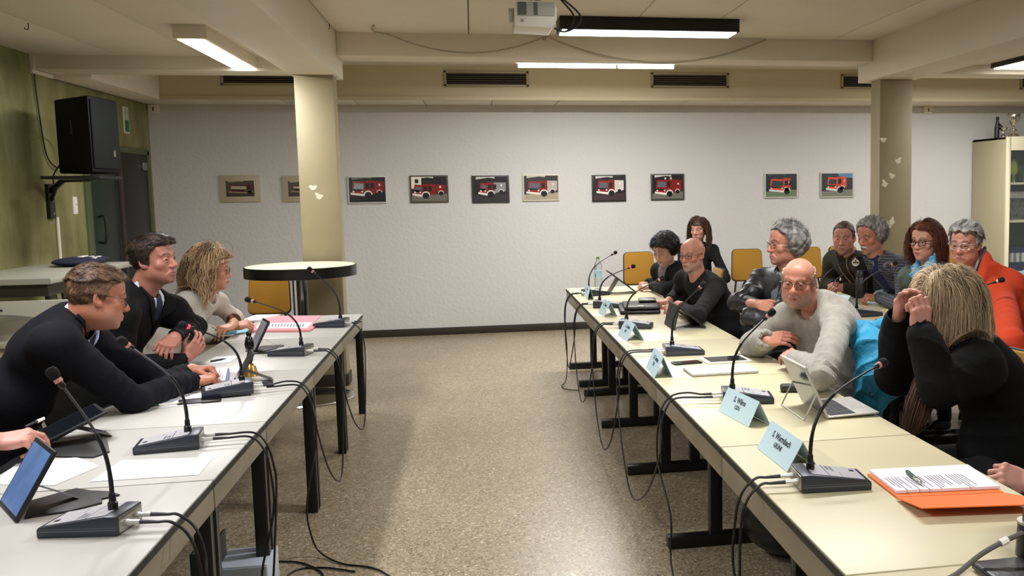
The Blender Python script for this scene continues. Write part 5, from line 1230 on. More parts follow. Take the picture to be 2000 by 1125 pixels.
PEOPLE = []
def person(label, H, az, pitch, hip, J, g, roll=0, body_az=None, hands=(), top=None, off=.012, vox=None, hunch=.03, shirt=None, knees=None, trousers='#15161a', neck=None, low=False, floor=True, sw=.19):
    H = A3(H); hip = A3(hip); Rh = frame(az, pitch, roll); baz = az if body_az is None else body_az; Rb = frame(baz)
    N = A3(neck) if neck is not None else H - np.array([0, 0, .165]) - Rb[:, 1] * .045
    D = np.linalg.norm(H[:2]); vx = vox or min(max(.00058 * D, .0022), .0045)
    if low: vx = .008
    t = thing('person', label, 'person', (float(hip[0]), float(hip[1]), 0))
    sp = unit(N - hip); rt = unit(Rb[:, 0] - sp * (Rb[:, 0] @ sp))
    K = dict(hip=hip, N=N, Rb=Rb, hunch=hunch)
    for s, q in (('L', -1), ('R', 1)):
        K['S' + s] = A3(J['S' + s]) if 'S' + s in J else N + rt * q * sw - sp * .055
        K['E' + s] = A3(J['E' + s]); K['W' + s] = A3(J['W' + s])
    parts = []
    # skin: head and neck, hands with forearms, and the body inside the clothes, one mesh
    hv = head_mesh(H, Rh, N - sp * .02, vx if not low else .006, g); parts.append(hv[:3])
    for hd in hands:
        hd = dict(hd); s = hd.pop('side'); parts.append(hand_mesh(hd.pop('w', K['W' + s]), hd.pop('d'), hd.pop('n'), s, max(vx * .85, .0022) if not low else .005, elbow=K['E' + s], skin=g.get('handskin', g.get('skin', '#c58f74')), **hd))
    kn = knees or [hip + Rb[:, 1] * .44 + Rb[:, 0] * .1 * q + np.array([0, 0, .0]) for q in (-1, 1)]
    lo = np.minimum(np.minimum(hip - .25, N - .3), np.min([K[k] for k in K if k[0] in 'SEW'], 0) - .1); hi = np.maximum(np.maximum(hip + .25, N + .2), np.max([K[k] for k in K if k[0] in 'SEW'], 0) + .1)
    v = Vol(lo, hi, .016); torso_vol(v, g, K, -.012); P, F = v.mesh(1); parts.append((P, F, np.tile(lin(g.get('skin', '#c58f74')), (len(P), 1))))
    P, F, C = joinm(parts); nobj('body', P, F, M_skin, t, C)
    # trousers and shoes
    klo = np.min([hip, *kn], 0) - .3; khi = np.max([hip, *kn], 0) + .25; klo[2] = -.02
    v = Vol(klo, khi, .016); v.ell(hip, (.18, .17, .12)); shoes = []
    for q, k_ in zip((-1, 1), kn):
        k_ = A3(k_); an = np.array([k_[0] - Rb[0, 1] * .06, k_[1] - Rb[1, 1] * .06, .09])
        v.cap(hip + Rb[:, 0] * .09 * q - [0, 0, .02], k_, .088, .066, k=.04); v.cap(k_, an, .064, .048, k=.03); shoes.append(an)
    P, F = v.mesh(1); nobj('trousers', P, F, mat('trousers_' + trousers[1:], trousers, .85, bump=(60, .2, .004)), t)
    for an in shoes:
        v = Vol(an - .25, an + .25, .011); v.f[:] = BIG; toe = an + Rb[:, 1] * .16; v.cap((an[0], an[1], .045), (toe[0], toe[1], .035), .045, .04, k=.02); x, y, z = v.grid(); v.f = np.maximum(v.f, .004 - z); P, F = v.mesh(1)
        nobj('shoe', P, F, M_leather, t)
    if top:
        v = Vol(lo - .03, hi + .03, min(max(vx * 2.1, .0065), .009) if not low else .014)
        R = torso_vol(v, g, K, off, cuffL=top.get('cuffL', top.get('cuff', .06)), cuffR=top.get('cuffR', top.get('cuff', .06)), sl=top.get('sl', 1))
        v.ell(hip, (.175 + off, .16 + off, .12), k=.05)
        if top.get('extra'): top['extra'](v, K, R)
        nk = unit(H - Rh[:, 2] * .1 - N); nr = top.get('neckr', .066)
        if top.get('collar'): v.cap(N - sp * .03, N + nk * top['collar'], .075, .072, k=.02)
        v.cap(N - sp * .03 + nk * .03, N + nk * .2, nr, nr * 1.1, k=.008, mode='s')
        if top.get('vneck'): v.cap(N + R[:, 1] * .05 + nk * .03, N + R[:, 1] * .105 - sp * top['vneck'], .05, .008, k=.01, mode='s')
        for s in 'LR':
            c = top.get('cuff' + s, top.get('cuff', .06)); Wc = K['W' + s] + (K['E' + s] - K['W' + s]) * c; dw = unit(K['W' + s] - K['E' + s])
            rr = .032 + .012 * c + (.0 if c < .3 else .004); v.cap(Wc + dw * .005, Wc + dw * .12, rr, rr, k=.004, mode='s')
        x, y, z = v.grid(); v.f = np.maximum(v.f, (hip[2] - .09) - z)
        # arms rest on the tabletop, never in it
        P, F = v.mesh(2); P = cloth(P, F, K, g, top.get('amp', .0045), seed=len(PEOPLE) * 7, fold=top.get('fold', 1) * 1.5)
        if top.get('rest', True): P[:, 2] = np.where((P[:, 2] < .743) & (P[:, 2] > .66) & (np.abs(P[:, 0]) < 1.53 if hip[0] < 2.6 else P[:, 0] < 3.07), .743, P[:, 2])
        o = nobj(top['name'], P, F, top['m'], t)
        K['R'] = R
        for pn, pm, reg, o2 in top.get('patches', ()):
            w = Vol(N - .42, N + .2, .005); torso_vol(w, g, K, off + o2, arms=False)
            gx, gy, gz = w.grid(); q = [gx - N[0], gy - N[1], gz - N[2]]; l = [R[0, i] * q[0] + R[1, i] * q[1] + R[2, i] * q[2] for i in range(3)]
            inner = w.f + .011; w.f = np.maximum(np.maximum(w.f, -inner), np.maximum(reg(*l), -(l[1] - .005)))
            w.cap(N - sp * .03 + nk * .01, N + nk * .2, .055, .06, k=.003, mode='s')
            P, F = w.mesh(1)
            if len(P): nobj(pn, P, F, pm, o)
        if top.get('shirtcollar'):
            w = Vol(N - .14, N + .16, .0035); sch = top.get('sch', .04); cr = g.get('neck', .056) * 1.12 + .009; w.cap(N - sp * .02, N + nk * (sch + .02), cr, cr - .002, k=.004); w.cap(N - sp * .05, N + nk * .2, cr - .006, cr - .007, k=.001, mode='s')
            gx, gy, gz = w.grid(); q = [gx - N[0], gy - N[1], gz - N[2]]; hz = q[0] * nk[0] + q[1] * nk[1] + q[2] * nk[2]; fx = q[0] * R[0, 1] + q[1] * R[1, 1] + q[2] * R[2, 1]; sx = q[0] * R[0, 0] + q[1] * R[1, 0] + q[2] * R[2, 0]
            w.f = np.maximum(w.f, hz - sch + np.maximum(fx, 0) * .3); w.f = np.maximum(w.f, -hz - .03)
            P, F = w.mesh(1); nobj('shirt_collar', P, F, top['shirtcollar'], t)
    PEOPLE.append((label, H, K)); t['_k'] = 0; del t['_k']
    return t, H, Rh, K, vx
def longhair(t, H, Rh, n, length, cols, wave=.004, wfreq=40, r=.0016, seed=0, part=-.02, fringe=0, coll=(), grow=.012, side=1.0, cut=None, face_gap=.058, back_only=False, clump=.5, jitter=.25, lift=.02, front=.032, fs=1):
    rg = np.random.RandomState(seed); rad = A3((.083, .105, .094)); cen = A3((0, -.014, .036))
    u = rg.normal(size=(n * 4, 3)); u /= np.linalg.norm(u, axis=1)[:, None]; loc = cen + u * rad
    ok = (loc[:, 2] > np.interp(loc[:, 1], [-.12, -.03, .02, .05, .075], [-.05, -.02, .03, .062, .075])) & (loc[:, 1] < .085)
    loc = loc[ok][:n]; n = len(loc); sgn = np.where(loc[:, 0] > part, 1, -1.0)
    tang = np.stack([sgn * side, -.25 - .9 * (loc[:, 1] < .03), -.2 * np.ones(n)], 1) + rg.normal(size=(n, 3)) * jitter * .6
    if fringe:
        m = (loc[:, 1] > .035); tang[m] = np.stack([sgn[m] * .9, .5 * np.ones(m.sum()), -.1 * np.ones(m.sum())], 1)
    P = loc @ Rh.T + H; D = tang @ Rh.T; grav = A3((0, 0, -1)); paths = [P.copy()]
    ly = grow * (.35 + .65 * rg.rand(n)); Ls = length * (.75 + .25 * rg.rand(n)) * np.where(loc[:, 1] > .01, fs, 1); step = .017; steps = int(length / step)
    for k in range(steps):
        D = D * .72 + grav * .34 + rg.normal(size=(n, 3)) * .05; D /= np.linalg.norm(D, axis=1)[:, None]
        Q = P + D * step * (Ls / length)[:, None]
        l = (Q - H) @ Rh - cen; rr = rad + ly[:, None]; q = np.sqrt(((l / rr) ** 2).sum(1)); m = q < 1; l[m] = l[m] / q[m][:, None]
        f = (l[:, 1] > front - cen[1]) & (l[:, 2] < .035)
        if not fringe: f |= (l[:, 1] > max(.07, front)) & (l[:, 2] < .05)
        f &= l[:, 2] > -.2
        l[f, 0] = np.sign(np.where(l[f, 0] == 0, 1, l[f, 0])) * np.maximum(np.abs(l[f, 0]), face_gap + .02); l[f, 1] = np.minimum(l[f, 1], front - cen[1])
        Q = (l + cen) @ Rh.T + H
        for c, rc in coll:
            dv = Q - A3(c); dn = np.linalg.norm(dv, axis=1); m = dn < rc + ly * .6; Q[m] = A3(c) + dv[m] / dn[m][:, None] * (rc + ly[m] * .6)[:, None]
        D = (Q - P) / np.maximum(np.linalg.norm(Q - P, axis=1), 1e-9)[:, None]; P = Q; paths.append(P.copy())
    A = np.stack(paths, 1); s = np.arange(A.shape[1]) * step
    ph = rg.rand(n) * 1.2 + vnoise(A[:, 5], 22, seed) * 3.0
    amp = wave * np.clip((s - .05) / .1, 0, 1)
    A[:, :, 0] += amp[None] * np.sin(s[None] * wfreq + ph[:, None]); A[:, :, 1] += amp[None] * np.cos(s[None] * wfreq + ph[:, None] * 1.3)
    # pinch into locks
    key = (vnoise(A[:, -1], 30, seed + 5) * 3).astype(int)
    C = []
    for i in range(n):
        w = np.clip(.5 + .5 * vnoise(A[i:i + 1, 4], 55, seed + 2)[0] + .25 * rg.normal(), 0, 1); c = np.array(lin(cols[0])) * (1 - w) + np.array(lin(cols[1])) * w; C.append(c * (.75 + .5 * rg.rand()))
    P_, F_, C_ = strands(list(A), r, C)
    return P_, F_, C_
def fuzz(parts, H, Rh, n, L, r=.0008, top=(0, -1, .15), seed=1, lift=.25, jit=.25, dark=.55, light=1.35):
    P, F, C = joinm(parts); N = vnormals(P, F); rg = np.random.RandomState(seed); cen = H + Rh @ A3((0, -.014, .03))
    l = (P - H) @ Rh; ok = np.where(((P - cen) * N).sum(1) > .03)[0]; idx = rg.choice(ok, n)
    z = l[idx, 2]; w = sm(z, .045, .09)[:, None]
    fl = (A3(top)[None] * w + A3((0, -.55, -.85))[None] * (1 - w)) @ Rh.T + rg.normal(size=(n, 3)) * jit
    nn = N[idx]; fl -= nn * (fl * nn).sum(1)[:, None]; fl /= np.maximum(np.linalg.norm(fl, axis=1), 1e-6)[:, None]
    Ls = L * (.6 + .6 * rg.rand(n)); A = []
    for s in np.linspace(0, 1, 5): A.append(P[idx] + fl * (Ls * s)[:, None] + nn * ((lift * s - lift * .75 * s * s) * Ls + .0005)[:, None])
    A = np.stack(A, 1); cs = C[idx] * (dark + (light - dark) * rg.rand(n))[:, None]
    return strands(list(A), r, list(cs))
def hair(t, parts, label=None, fz=None):
    if fz: parts = parts + [fuzz(parts, *fz[0], **fz[1])]
    P, F, C = joinm(parts); return nobj('hair', P, F, M_hairc, t, np.clip(C, 0, 1), label)
Z3 = lambda px, py, Z: tuple(at(px, py, Z=Z)); Y3 = lambda px, py, Y: tuple(at(px, py, Y=Y))
F_ = lambda n, c, sc=80, st=.35: mat(n, c, .9, bump=(sc, st, .003), spec=.25)
V_ = lambda w, dep, up=.03: (lambda x, y, z: np.maximum(np.abs(x) - w * np.clip((z + dep) / dep, 0, 2), -z - dep))      # V opening, apex at depth dep
def band(w0, w1, dep): return lambda x, y, z: np.maximum(np.maximum(np.abs(x) - (w1 + .0 * z) * np.clip((z + dep) / dep, 0, 2) - .004, w0 * np.clip((z + dep) / dep, 0, 2) - np.abs(x)), -z - dep)
M_shirt = mat('pale_blue_shirt', '#b9cbe0', .8); M_tie = mat('navy_tie', '#10172c', .6)
dn = (0, 0, 1)

# ---- man in the dark blue suit, leaning on the left table
t, H, Rh, K, vx = person('person in dark blue suit and glasses leaning far over the left table, hands clasped', Y3(192, 583, 4.3), 27, -12, (-2.02, 4.22, .55),
    dict(SR=Y3(112, 672, 4.12), ER=Z3(262, 780, .79), WR=Z3(374, 744, .785), SL=Y3(190, 680, 4.46), EL=Z3(318, 752, .79), WL=Z3(368, 728, .80)),
    dict(skin='#b07359', beard=.25, browc='#3e2c21', ruddy=.8, jaw=1.05, fat=.5, neck=.062, build=1.05, lips='#a5665a'), roll=4, body_az=10, hunch=.02, neck=Y3(150, 616, 4.3),
    hands=[dict(side='R', d=(.9, .42, .05), n=(-.1, -.2, .95), curls=[(48, 72, 40), (56, 78, 44), (60, 80, 44), (62, 80, 44)], thumb=(.4, .85, -.3)), dict(side='L', w=Z3(374, 720, .82), d=(.95, -.1, -.02), n=(.1, .2, .95), curls=[(40, 66, 36), (50, 74, 40), (56, 76, 40), (58, 76, 40)], thumb=(.4, .85, -.3))],
    top=dict(name='suit_jacket', m=F_('dark_blue_wool', '#04050e', 300, .3), amp=.006, cuff=.02, collar=.0, sch=.06, sl=1.12, shirtcollar=M_shirt,
             patches=[('shirt_front', M_shirt, V_(.065, .2), .003), ('tie', M_tie, lambda x, y, z: np.maximum(np.abs(x) - .02, -z - .22), .007), ('lapel', F_('dark_blue_wool', '#04050e'), band(.06, .095, .24), .008)]), off=.014)
hc = hair_cap(H, Rh, .0028, th=.009, top=.09, temple=.058, side=-.012, back=-.078, c=('#4a3626', '#7a5c44'), amp=.0022, freq=110, stripe=(1, .4, 1), seed=2)
top_ = hair_cap(H, Rh, .0028, th=.02, top=.092, temple=.085, side=.07, back=.06, c=('#3a2a1d', '#684e39'), amp=.003, freq=120, stripe=(1.5, .35, 1), seed=5)
hair(t, [hc, top_], fz=((H, Rh, 2600, .017), dict(r=.0008, top=(.25, .6, .1), seed=1, lift=.12))); eyes(t, H, Rh, (.1, .95, -.25)); glasses(t, H, Rh, '#1a1210', rim=.0017)
# ---- man in the black suit
t, H, Rh, K, vx = person('person in black suit and dark tie sitting beside the dark blue suit, forearms crossed', Y3(303, 508, 5.3), -20, 2, (-1.98, 5.35, .52),
    dict(SR=Y3(238, 612, 5.12), ER=Z3(236, 718, .79), WR=Z3(358, 704, .785), SL=Y3(338, 605, 5.48), EL=Y3(380, 640, 5.6), WL=Y3(344, 655, 5.3)),
    dict(skin='#aa7260', beard=.35, beardc='#6a4f45', browc='#201713', brow=.9, ruddy=.8, ns=1.1, nose=1.12, jaw=1.06, wide=.98, neck=.06, build=1.08), roll=-3, body_az=-5, hunch=.02, neck=Y3(280, 566, 5.34),
    hands=[dict(side='R', w=Z3(362, 700, .79), d=(.5, .35, .55), n=(.75, -.55, .1), curl='relaxed'), dict(side='L', d=(-.25, -.8, -.42), n=(.15, -.5, .85), curl='drape', thumb=(.6, .8, -.2))],
    top=dict(name='suit_jacket', m=F_('black_wool', '#070708', 300, .3), amp=.004, cuff=.03, sch=.05, shirtcollar=mat('white_blue_shirt', '#cdd6e2', .8),
             patches=[('shirt_front', mat('white_blue_shirt', '#cdd6e2', .8), V_(.045, .11), .003), ('tie', M_tie, lambda x, y, z: np.maximum(np.abs(x) - .02, -z - .12), .007), ('lapel', F_('black_wool', '#070708'), band(.042, .085, .2), .008)]), off=.014)
hc = hair_cap(H, Rh, .003, th=.013, top=.088, temple=.05, side=-.015, back=-.08, c=('#17110e', '#3a2d26'), amp=.003, freq=90, stripe=(1, .4, 1), seed=3)
top_ = hair_cap(H, Rh, .003, th=.019, top=.086, temple=.08, side=.065, back=.05, c=('#1b1411', '#46362c'), amp=.006, freq=70, stripe=(1.2, .5, 1), seed=8)
hair(t, [hc, top_], fz=((H, Rh, 2600, .02), dict(r=.0008, top=(.6, .5, .2), seed=2, lift=.16))); eyes(t, H, Rh, (.0, .97, .02))
wr = A3(K['WL']); dw = unit(A3((-.25, -.8, -.42))); a_ = unit(np.cross(dw, [0, 0, 1])); b_ = np.cross(dw, a_)
MB().tube([Vector(wr - dw * .008 + .031 * (a_ * math.cos(q) + b_ * math.sin(q) * .8)) for q in np.linspace(0, 6.28, 19)], .009, 8).build('wristwatch', M_black, t, world=True, smooth=True)
# ---- woman in the white jumper
t, H, Rh, K, vx = person('person with long wavy fair hair, glasses and white jumper writing at the far left table', Y3(413, 527, 6.4), 8, -6, (-1.95, 6.4, .5),
    dict(SR=Y3(366, 590, 6.26), ER=Z3(398, 652, .785), WR=Z3(456, 637, .79), SL=Y3(425, 590, 6.6), EL=Z3(458, 622, .79), WL=Z3(452, 634, .81)),
    dict(skin='#be886e', fem=1, browc='#55402f', ruddy=.7, build=.9, nose=.95), body_az=5, hunch=.05, sw=.165,
    hands=[dict(side='R', d=(.95, .15, .15), n=(-.1, -.5, .85), curl='hold', forearm=.2, fr=.024, scale=.92), dict(side='L', w=Z3(455, 635, .815), d=(-.5, -.7, -.1), n=(.1, -.2, .95), curl='drape', forearm=.16, fr=.024, scale=.9)],
    top=dict(name='jumper', m=F_('white_knit', '#b5b0a4', 200, .4), amp=.004, cuffR=.78, cuffL=.7, neckr=.07), off=.012, trousers='#22252d')
cols = ('#6a4d36', '#dfbe92')
col_ = [(K['SR'], .085), (K['SL'], .085), (K['N'] - [.05, 0, .06], .11), (K['N'] - [0, 0, .16], .13)]
hair(t, [hair_cap(H, Rh, .0035, th=.018, top=.055, temple=.03, side=-.03, back=-.09, puff=.012, c=cols, amp=.004, freq=70, seed=4),
         longhair(t, H, Rh, 1700, .29, cols, wave=.008, wfreq=46, r=.0017, seed=4, coll=col_, grow=.03, face_gap=.052)])
eyes(t, H, Rh, (.0, .95, -.2)); glasses(t, H, Rh, '#2a2024', rim=.0016, h=.014)
pen('black pen held between clasped fingers over the notebook', (K['WR'][0], 4.6), (K['WR'][0], 4.6), .8, .8, M_black, M_black) if 0 else None
# ---- person writing on the dark tablet, only one hand in view
t, H, Rh, K, vx = person('person at the left edge whose hand holds a stylus over the dark tablet', (-2.02, 3.45, 1.2), 5, -10, (-2.12, 3.4, .5),
    dict(SR=(-2.0, 3.2, .98), ER=(-1.86, 3.2, .8), WR=Y3(-14, 862, 3.5), SL=(-2.0, 3.62, .98), EL=(-1.98, 3.85, .66), WL=(-1.8, 3.85, .56)),
    dict(skin='#be8772', handskin='#c79081'), body_az=0, low=False, vox=.004,
    hands=[dict(side='R', d=(.93, .3, .02), n=(-.1, -.35, .9), curl='hold', scale=1.08, curls=[(32, 38, 12), (48, 62, 30), (55, 66, 34), (60, 66, 34)], thumb=(.3, .9, -.3), fr=.028), dict(side='L', d=(.9, -.2, 0), n=(0, 0, 1), curl='relaxed')],
    top=dict(name='jacket', m=F_('charcoal_wool', '#1a1b20'), cuff=.1))
hair(t, [hair_cap(H, Rh, .006, c=('#3a2a20', '#5a4434'))]); eyes(t, H, Rh)
o = thing('stylus', 'white tipped stylus between the fingers over the dark tablet', 'stylus', at(60, 826, Y=3.55))
MB().tube([at(50, 833, Y=3.52), at(73, 823, Y=3.56)], .0045, 8).build('barrel', M_black, o, world=True, smooth=True); MB().tube([at(72, 823.5, Y=3.56), at(86, 817, Y=3.585)], [.0062, .0055], 8).build('tip', M_white, o, world=True, smooth=True)
o = thing('pen', 'black pen held by the man in the dark blue suit', 'pen', at(414, 704, Y=4.65))
MB().tube([at(412, 706, Y=4.64), at(433, 702, Y=4.68), at(442, 700.5, Y=4.7)], [.005, .0045, .001], 8).build('barrel', M_black, o, world=True, smooth=True)

# ---- black-haired woman
M_blk = F_('black_jersey', '#070708', 150, .3)
t, H, Rh, K, vx = person('person with short black hair in black cardigan looking down, hands folded', Y3(1297, 488, 8.05), 222, -22, (1.86, 8.1, .5),
    dict(SL=Y3(1337, 548, 7.9), EL=Z3(1308, 566, .80), WL=Z3(1274, 558, .79), SR=Y3(1290, 530, 8.25), ER=Z3(1292, 552, .8), WR=Z3(1266, 553, .79)),
    dict(skin='#be8c78', fem=1, fat=1.6, browc='#1d1613', build=1.12, ruddy=.5, wide=1.06, jaw=1.1), body_az=205, hunch=.05,
    hands=[dict(side='L', d=(-.95, .1, -.05), n=(-.1, -.3, .9), curl='hold', scale=.92), dict(side='R', w=Z3(1268, 552, .795), d=(-.9, -.3, -.05), n=(0, 0, 1), curl='hold', scale=.92)],
    top=dict(name='cardigan', m=M_blk, cuff=.04, neckr=.075, patches=[('blouse', mat('grey_blouse', '#6a5d5a', .8), V_(.055, .22), .003)]), off=.02)
hair(t, [hair_cap(H, Rh, .0038, th=.016, top=.066, temple=.025, side=-.045, back=-.09, puff=.018, c=('#0a0808', '#1e1817'), amp=.004, freq=60, seed=6)], fz=((H, Rh, 1300, .035), dict(r=.0014, top=(.7, .5, -.1), seed=6, jit=.15, lift=.2, dark=.8, light=2.2)))
eyes(t, H, Rh, (0, .85, -.45), '#2a1c14'); glasses(t, H, Rh, '#8a8078', rim=.0012, h=.013)
# ---- bald man
t, H, Rh, K, vx = person('person with bald head, glasses and dark grey long-sleeved top, arms on the table', Y3(1352, 498, 6.9), 222, -4, (1.84, 6.98, .5),
    dict(SL=Y3(1398, 560, 6.72), EL=Z3(1362, 618, .80), WL=Z3(1326, 597, .80), SR=Y3(1336, 545, 7.12), ER=Z3(1325, 575, .80), WR=Z3(1305, 588, .79)),
    dict(skin='#be836c', beard=.45, beardc='#b3a79c', browc='#675142', brow=.5, ruddy=1.0, build=1.0, neck=.056), roll=0, body_az=208, hunch=.05,
    hands=[dict(side='R', d=(-.85, -.45, -.05), n=(-.3, -.2, .95), curl='fist', fr=.03), dict(side='L', w=Z3(1324, 594, .815), d=(-.55, .35, -.3), n=(-.5, -.35, .75), curl='drape')],
    top=dict(name='pullover', m=F_('dark_grey_knit', '#18181a', 200, .3), amp=.0032, cuff=.12, neckr=.067), off=.012, trousers='#223046')
hc = hair_cap(H, Rh, .0034, th=.0025, top=.07, temple=.05, side=-.0, back=-.07, bald=.118, c=('#b98f7a', '#c59a84'), amp=.0006, freq=200, seed=3)
hair(t, [hc], 'barely visible shaved hair'); eyes(t, H, Rh, (.0, .97, .0), '#5a6a70'); glasses(t, H, Rh, '#2a1a1e', rim=.0015, h=.0145)
# ---- woman by the wall
t, H, Rh, K, vx = person('person with long brown hair in black sitting by the back wall behind the bald man', Y3(1364, 449, 10.45), 236, -4, (2.42, 10.35, .5),
    dict(ER=(2.2, 10.15, .65), WR=(2.3, 9.95, .58), EL=(2.68, 10.15, .65), WL=(2.5, 9.95, .58)), dict(skin='#b3836d', fem=1, browc='#33251c', build=.9), body_az=262, sw=.165,
    hands=[dict(side='R', d=(.5, -.8, -.2), n=(0, 0, 1)), dict(side='L', d=(-.5, -.8, -.2), n=(0, 0, 1))], top=dict(name='jumper', m=M_blk))
cols = ('#1f1410', '#4a3324')
hair(t, [hair_cap(H, Rh, .0045, th=.014, top=.06, temple=.02, side=-.03, back=-.09, puff=.006, c=cols, seed=2), longhair(t, H, Rh, 800, .34, cols, wave=.003, r=.0022, seed=9, coll=[(K['SR'], .085), (K['SL'], .085), (K['N'] - [0, 0, .12], .11)], grow=.02)])
eyes(t, H, Rh)
# ---- grey curly hair, leather jacket
M_ljack = mat('black_leather_jacket', '#0b0b0d', .42, bump=(90, .3, .004), spec=.5)
t, H, Rh, K, vx = person('person with tousled grey hair, round glasses and black leather jacket, arms crossed', Y3(1533, 478, 5.6), 190, 0, (1.92, 5.68, .5),
    dict(SR=Y3(1487, 548, 5.8), ER=Y3(1447, 592, 5.72), WR=Y3(1492, 600, 5.5), SL=Y3(1552, 570, 5.38), EL=Y3(1520, 635, 5.3), WL=Y3(1458, 620, 5.42)),
    dict(skin='#b37861', browc='#2c2825', brow=.8, ruddy=1.0, nose=1.1, beard=.2, build=1.05), body_az=205, hunch=.0,
    hands=[dict(side='R', w=Y3(1478, 594, 5.5), d=(.6, -.7, -.25), n=(-.7, -.4, .5), curl='relaxed'), dict(side='L', d=(.3, .9, .1), n=(-.5, -.3, .8), curl='relaxed')],
    top=dict(name='leather_jacket', m=M_ljack, amp=.009, fold=1.2, cuff=.05, collar=.04, shirtcollar=mat('grey_shirt', '#5c646c', .8), patches=[('shirt_front', mat('grey_shirt', '#5c646c', .8), V_(.05, .3), .003)]), off=.022)
hc = hair_cap(H, Rh, .003, th=.02, top=.1, temple=.055, side=-.03, back=-.085, puff=.014, c=('#454340', '#9a9791'), amp=.005, freq=70, stripe=(1, 1, 1), seed=11)
rg = np.random.RandomState(3); pa = []
for i in range(1500):
    u = unit(rg.normal(size=3)); l0 = A3((0, -.02, .038)) + u * A3((.1, .118, .108))
    if l0[2] < (.082 if l0[1] > .04 else -.04) or (l0[1] > .05): continue
    a = unit(rg.normal(size=3)); b = np.cross(u, a); pa.append([(l0 + u * (.012 * s) + (unit(a) * math.cos(s * 5) + b * math.sin(s * 5)) * .012 * s) @ Rh.T + H for s in np.linspace(0, 1.3, 7)])
hair(t, [hc, strands(pa, .0011, [np.array(lin('#7c7974')) * (.4 + 1.1 * rg.rand()) for _ in pa])])
eyes(t, H, Rh, (0, .97, .02)); glasses(t, H, Rh, '#3a3630', rim=.0013, w=.021, h=.019, shape=2)
# ---- cream sweater
M_sweat = mat('cream_wool', '#938e83', .95, bump=(160, .7, .006), var=(28, .13), sheen=.2)
def ribs(v, K, R):
    pass
t, H, Rh, K, vx = person('person with grey beard and glasses in cream wool sweater, arms crossed on the table', Y3(1559, 553, 4.6), 238, -2, (1.78, 4.5, .5),
    dict(SR=Y3(1537, 622, 4.76), ER=Y3(1473, 676, 4.9), WR=Y3(1494, 664, 4.68), SL=Y3(1636, 628, 4.42), EL=Z3(1606, 736, .82), WL=Z3(1552, 700, .815)),
    dict(skin='#ba7e67', beard=.7, beardc='#8b8076', browc='#574a3d', brow=.5, ruddy=1.0, fat=.4, build=1.05, neck=.06, wide=1.02), roll=4, body_az=222, hunch=.05, neck=Y3(1602, 590, 4.66),
    hands=[dict(side='R', d=(.72, -.6, .16), n=(-.6, -.45, .6), curl='relaxed', curls=[(18, 34, 18)] * 4, spread=.1, thumb=(.35, .9, -.1)), dict(side='L', d=(-.1, .95, .1), n=(-.4, -.2, .9), curl='relaxed')],
    top=dict(name='wool_sweater', m=M_sweat, amp=.008, cuff=.02, collar=.035, neckr=.064, sch=.055, sl=1.04, patches=[('shirt_front', mat('checked_collar', '#bcc4dc', .8, var=(120, .12)), V_(.08, .13), -.012)], extra=lambda v, K, R: v.cap(K['N'] + R @ A3((-.04, .05, -.0)), K['N'] + R @ A3((.04, .05, -.0)), .058, k=.05), shirtcollar=mat('checked_collar', '#bcc4dc', .8, var=(120, .12))), off=.018, trousers='#3a3d44')
hc = hair_cap(H, Rh, .0028, th=.007, top=.1, temple=.055, side=-.02, back=-.07, bald=.098, c=('#8a735e', '#b9a48c'), amp=.004, freq=120, seed=5, stripe=(1, 1, .4))
hair(t, [hc], fz=((H, Rh, 1500, .018), dict(r=.0008, seed=4, jit=.28, lift=.1))); eyes(t, H, Rh, (-.05, .97, .0), '#5b6a6c'); glasses(t, H, Rh, '#1c1616', rim=.0015, w=.027, h=.019, shape=2.3)
# ---- woman with raised hands
M_coat = F_('black_coat', '#050506', 200, .3)
t, H, Rh, K, vx = person('person with long grey-blonde hair in black coat, both hands raised to her glasses', Y3(1850, 598, 3.5), 188, -30, (2.08, 3.5, .5),
    dict(SL=Y3(1912, 712, 3.32), EL=Y3(1838, 756, 3.24), WL=Y3(1800, 655, 3.32), SR=Y3(1850, 660, 3.66), ER=Y3(1752, 732, 3.72), WR=Y3(1752, 628, 3.5)),
    dict(skin='#be8c7c', handskin='#c5907f', fem=1, browc='#605140', build=1.05), roll=0, body_az=188, hunch=.1, sw=.17,
    hands=[dict(side='L', d=(-.0, .1, 1), n=(.15, -.95, .1), curl='fist', curls=[(22, 84, 50), (18, 86, 52), (20, 86, 52), (26, 84, 50)], thumb=(.35, .85, -.5), scale=1.05),
           dict(side='R', d=(.16, -.02, 1), n=(-.55, .8, .1), curl='pinch', curls=[(34, 46, 20), (30, 52, 26), (26, 46, 22), (20, 40, 20)], thumb=(.45, .85, -.4), scale=.95)],
    top=dict(name='coat', m=M_coat, amp=.006, cuff=.0, neckr=.075, rest=False, sl=1.3), off=.022)
cols = ('#6b5a47', '#e6cda6')
col_ = [(K['SR'], .11), (K['SL'], .115), (K['N'] - [0, 0, .04], .12), (K['N'] + A3((.08, 0, -.14)), .15), (K['hip'] + A3((0, 0, .3)), .2)]
hair(t, [hair_cap(H, Rh, .0035, th=.016, top=.07, temple=.03, side=-.04, back=-.1, puff=.01, c=cols, seed=7, amp=.003, freq=60, stripe=(1, .3, 1)),
         longhair(t, H, Rh, 4200, .30, cols, wave=.003, wfreq=22, r=.0011, seed=12, coll=col_, grow=.032, part=.0, face_gap=.05, front=.3, fs=.6)])
eyes(t, H, Rh); glasses(t, H, Rh, '#14110f', rim=.0022, h=.019)
tp = []; rg = np.random.RandomState(5)
for i in range(420):
    a = rg.normal(size=3) * .02; tp.append([at(1802 + q[0], q[1], Y=3.3) + Vector(a * w) for q, w in (((8, 725), .5), ((4, 755), .8), ((-4, 785), 1.0), ((-14, 815), .9), ((-24, 842), .45))])
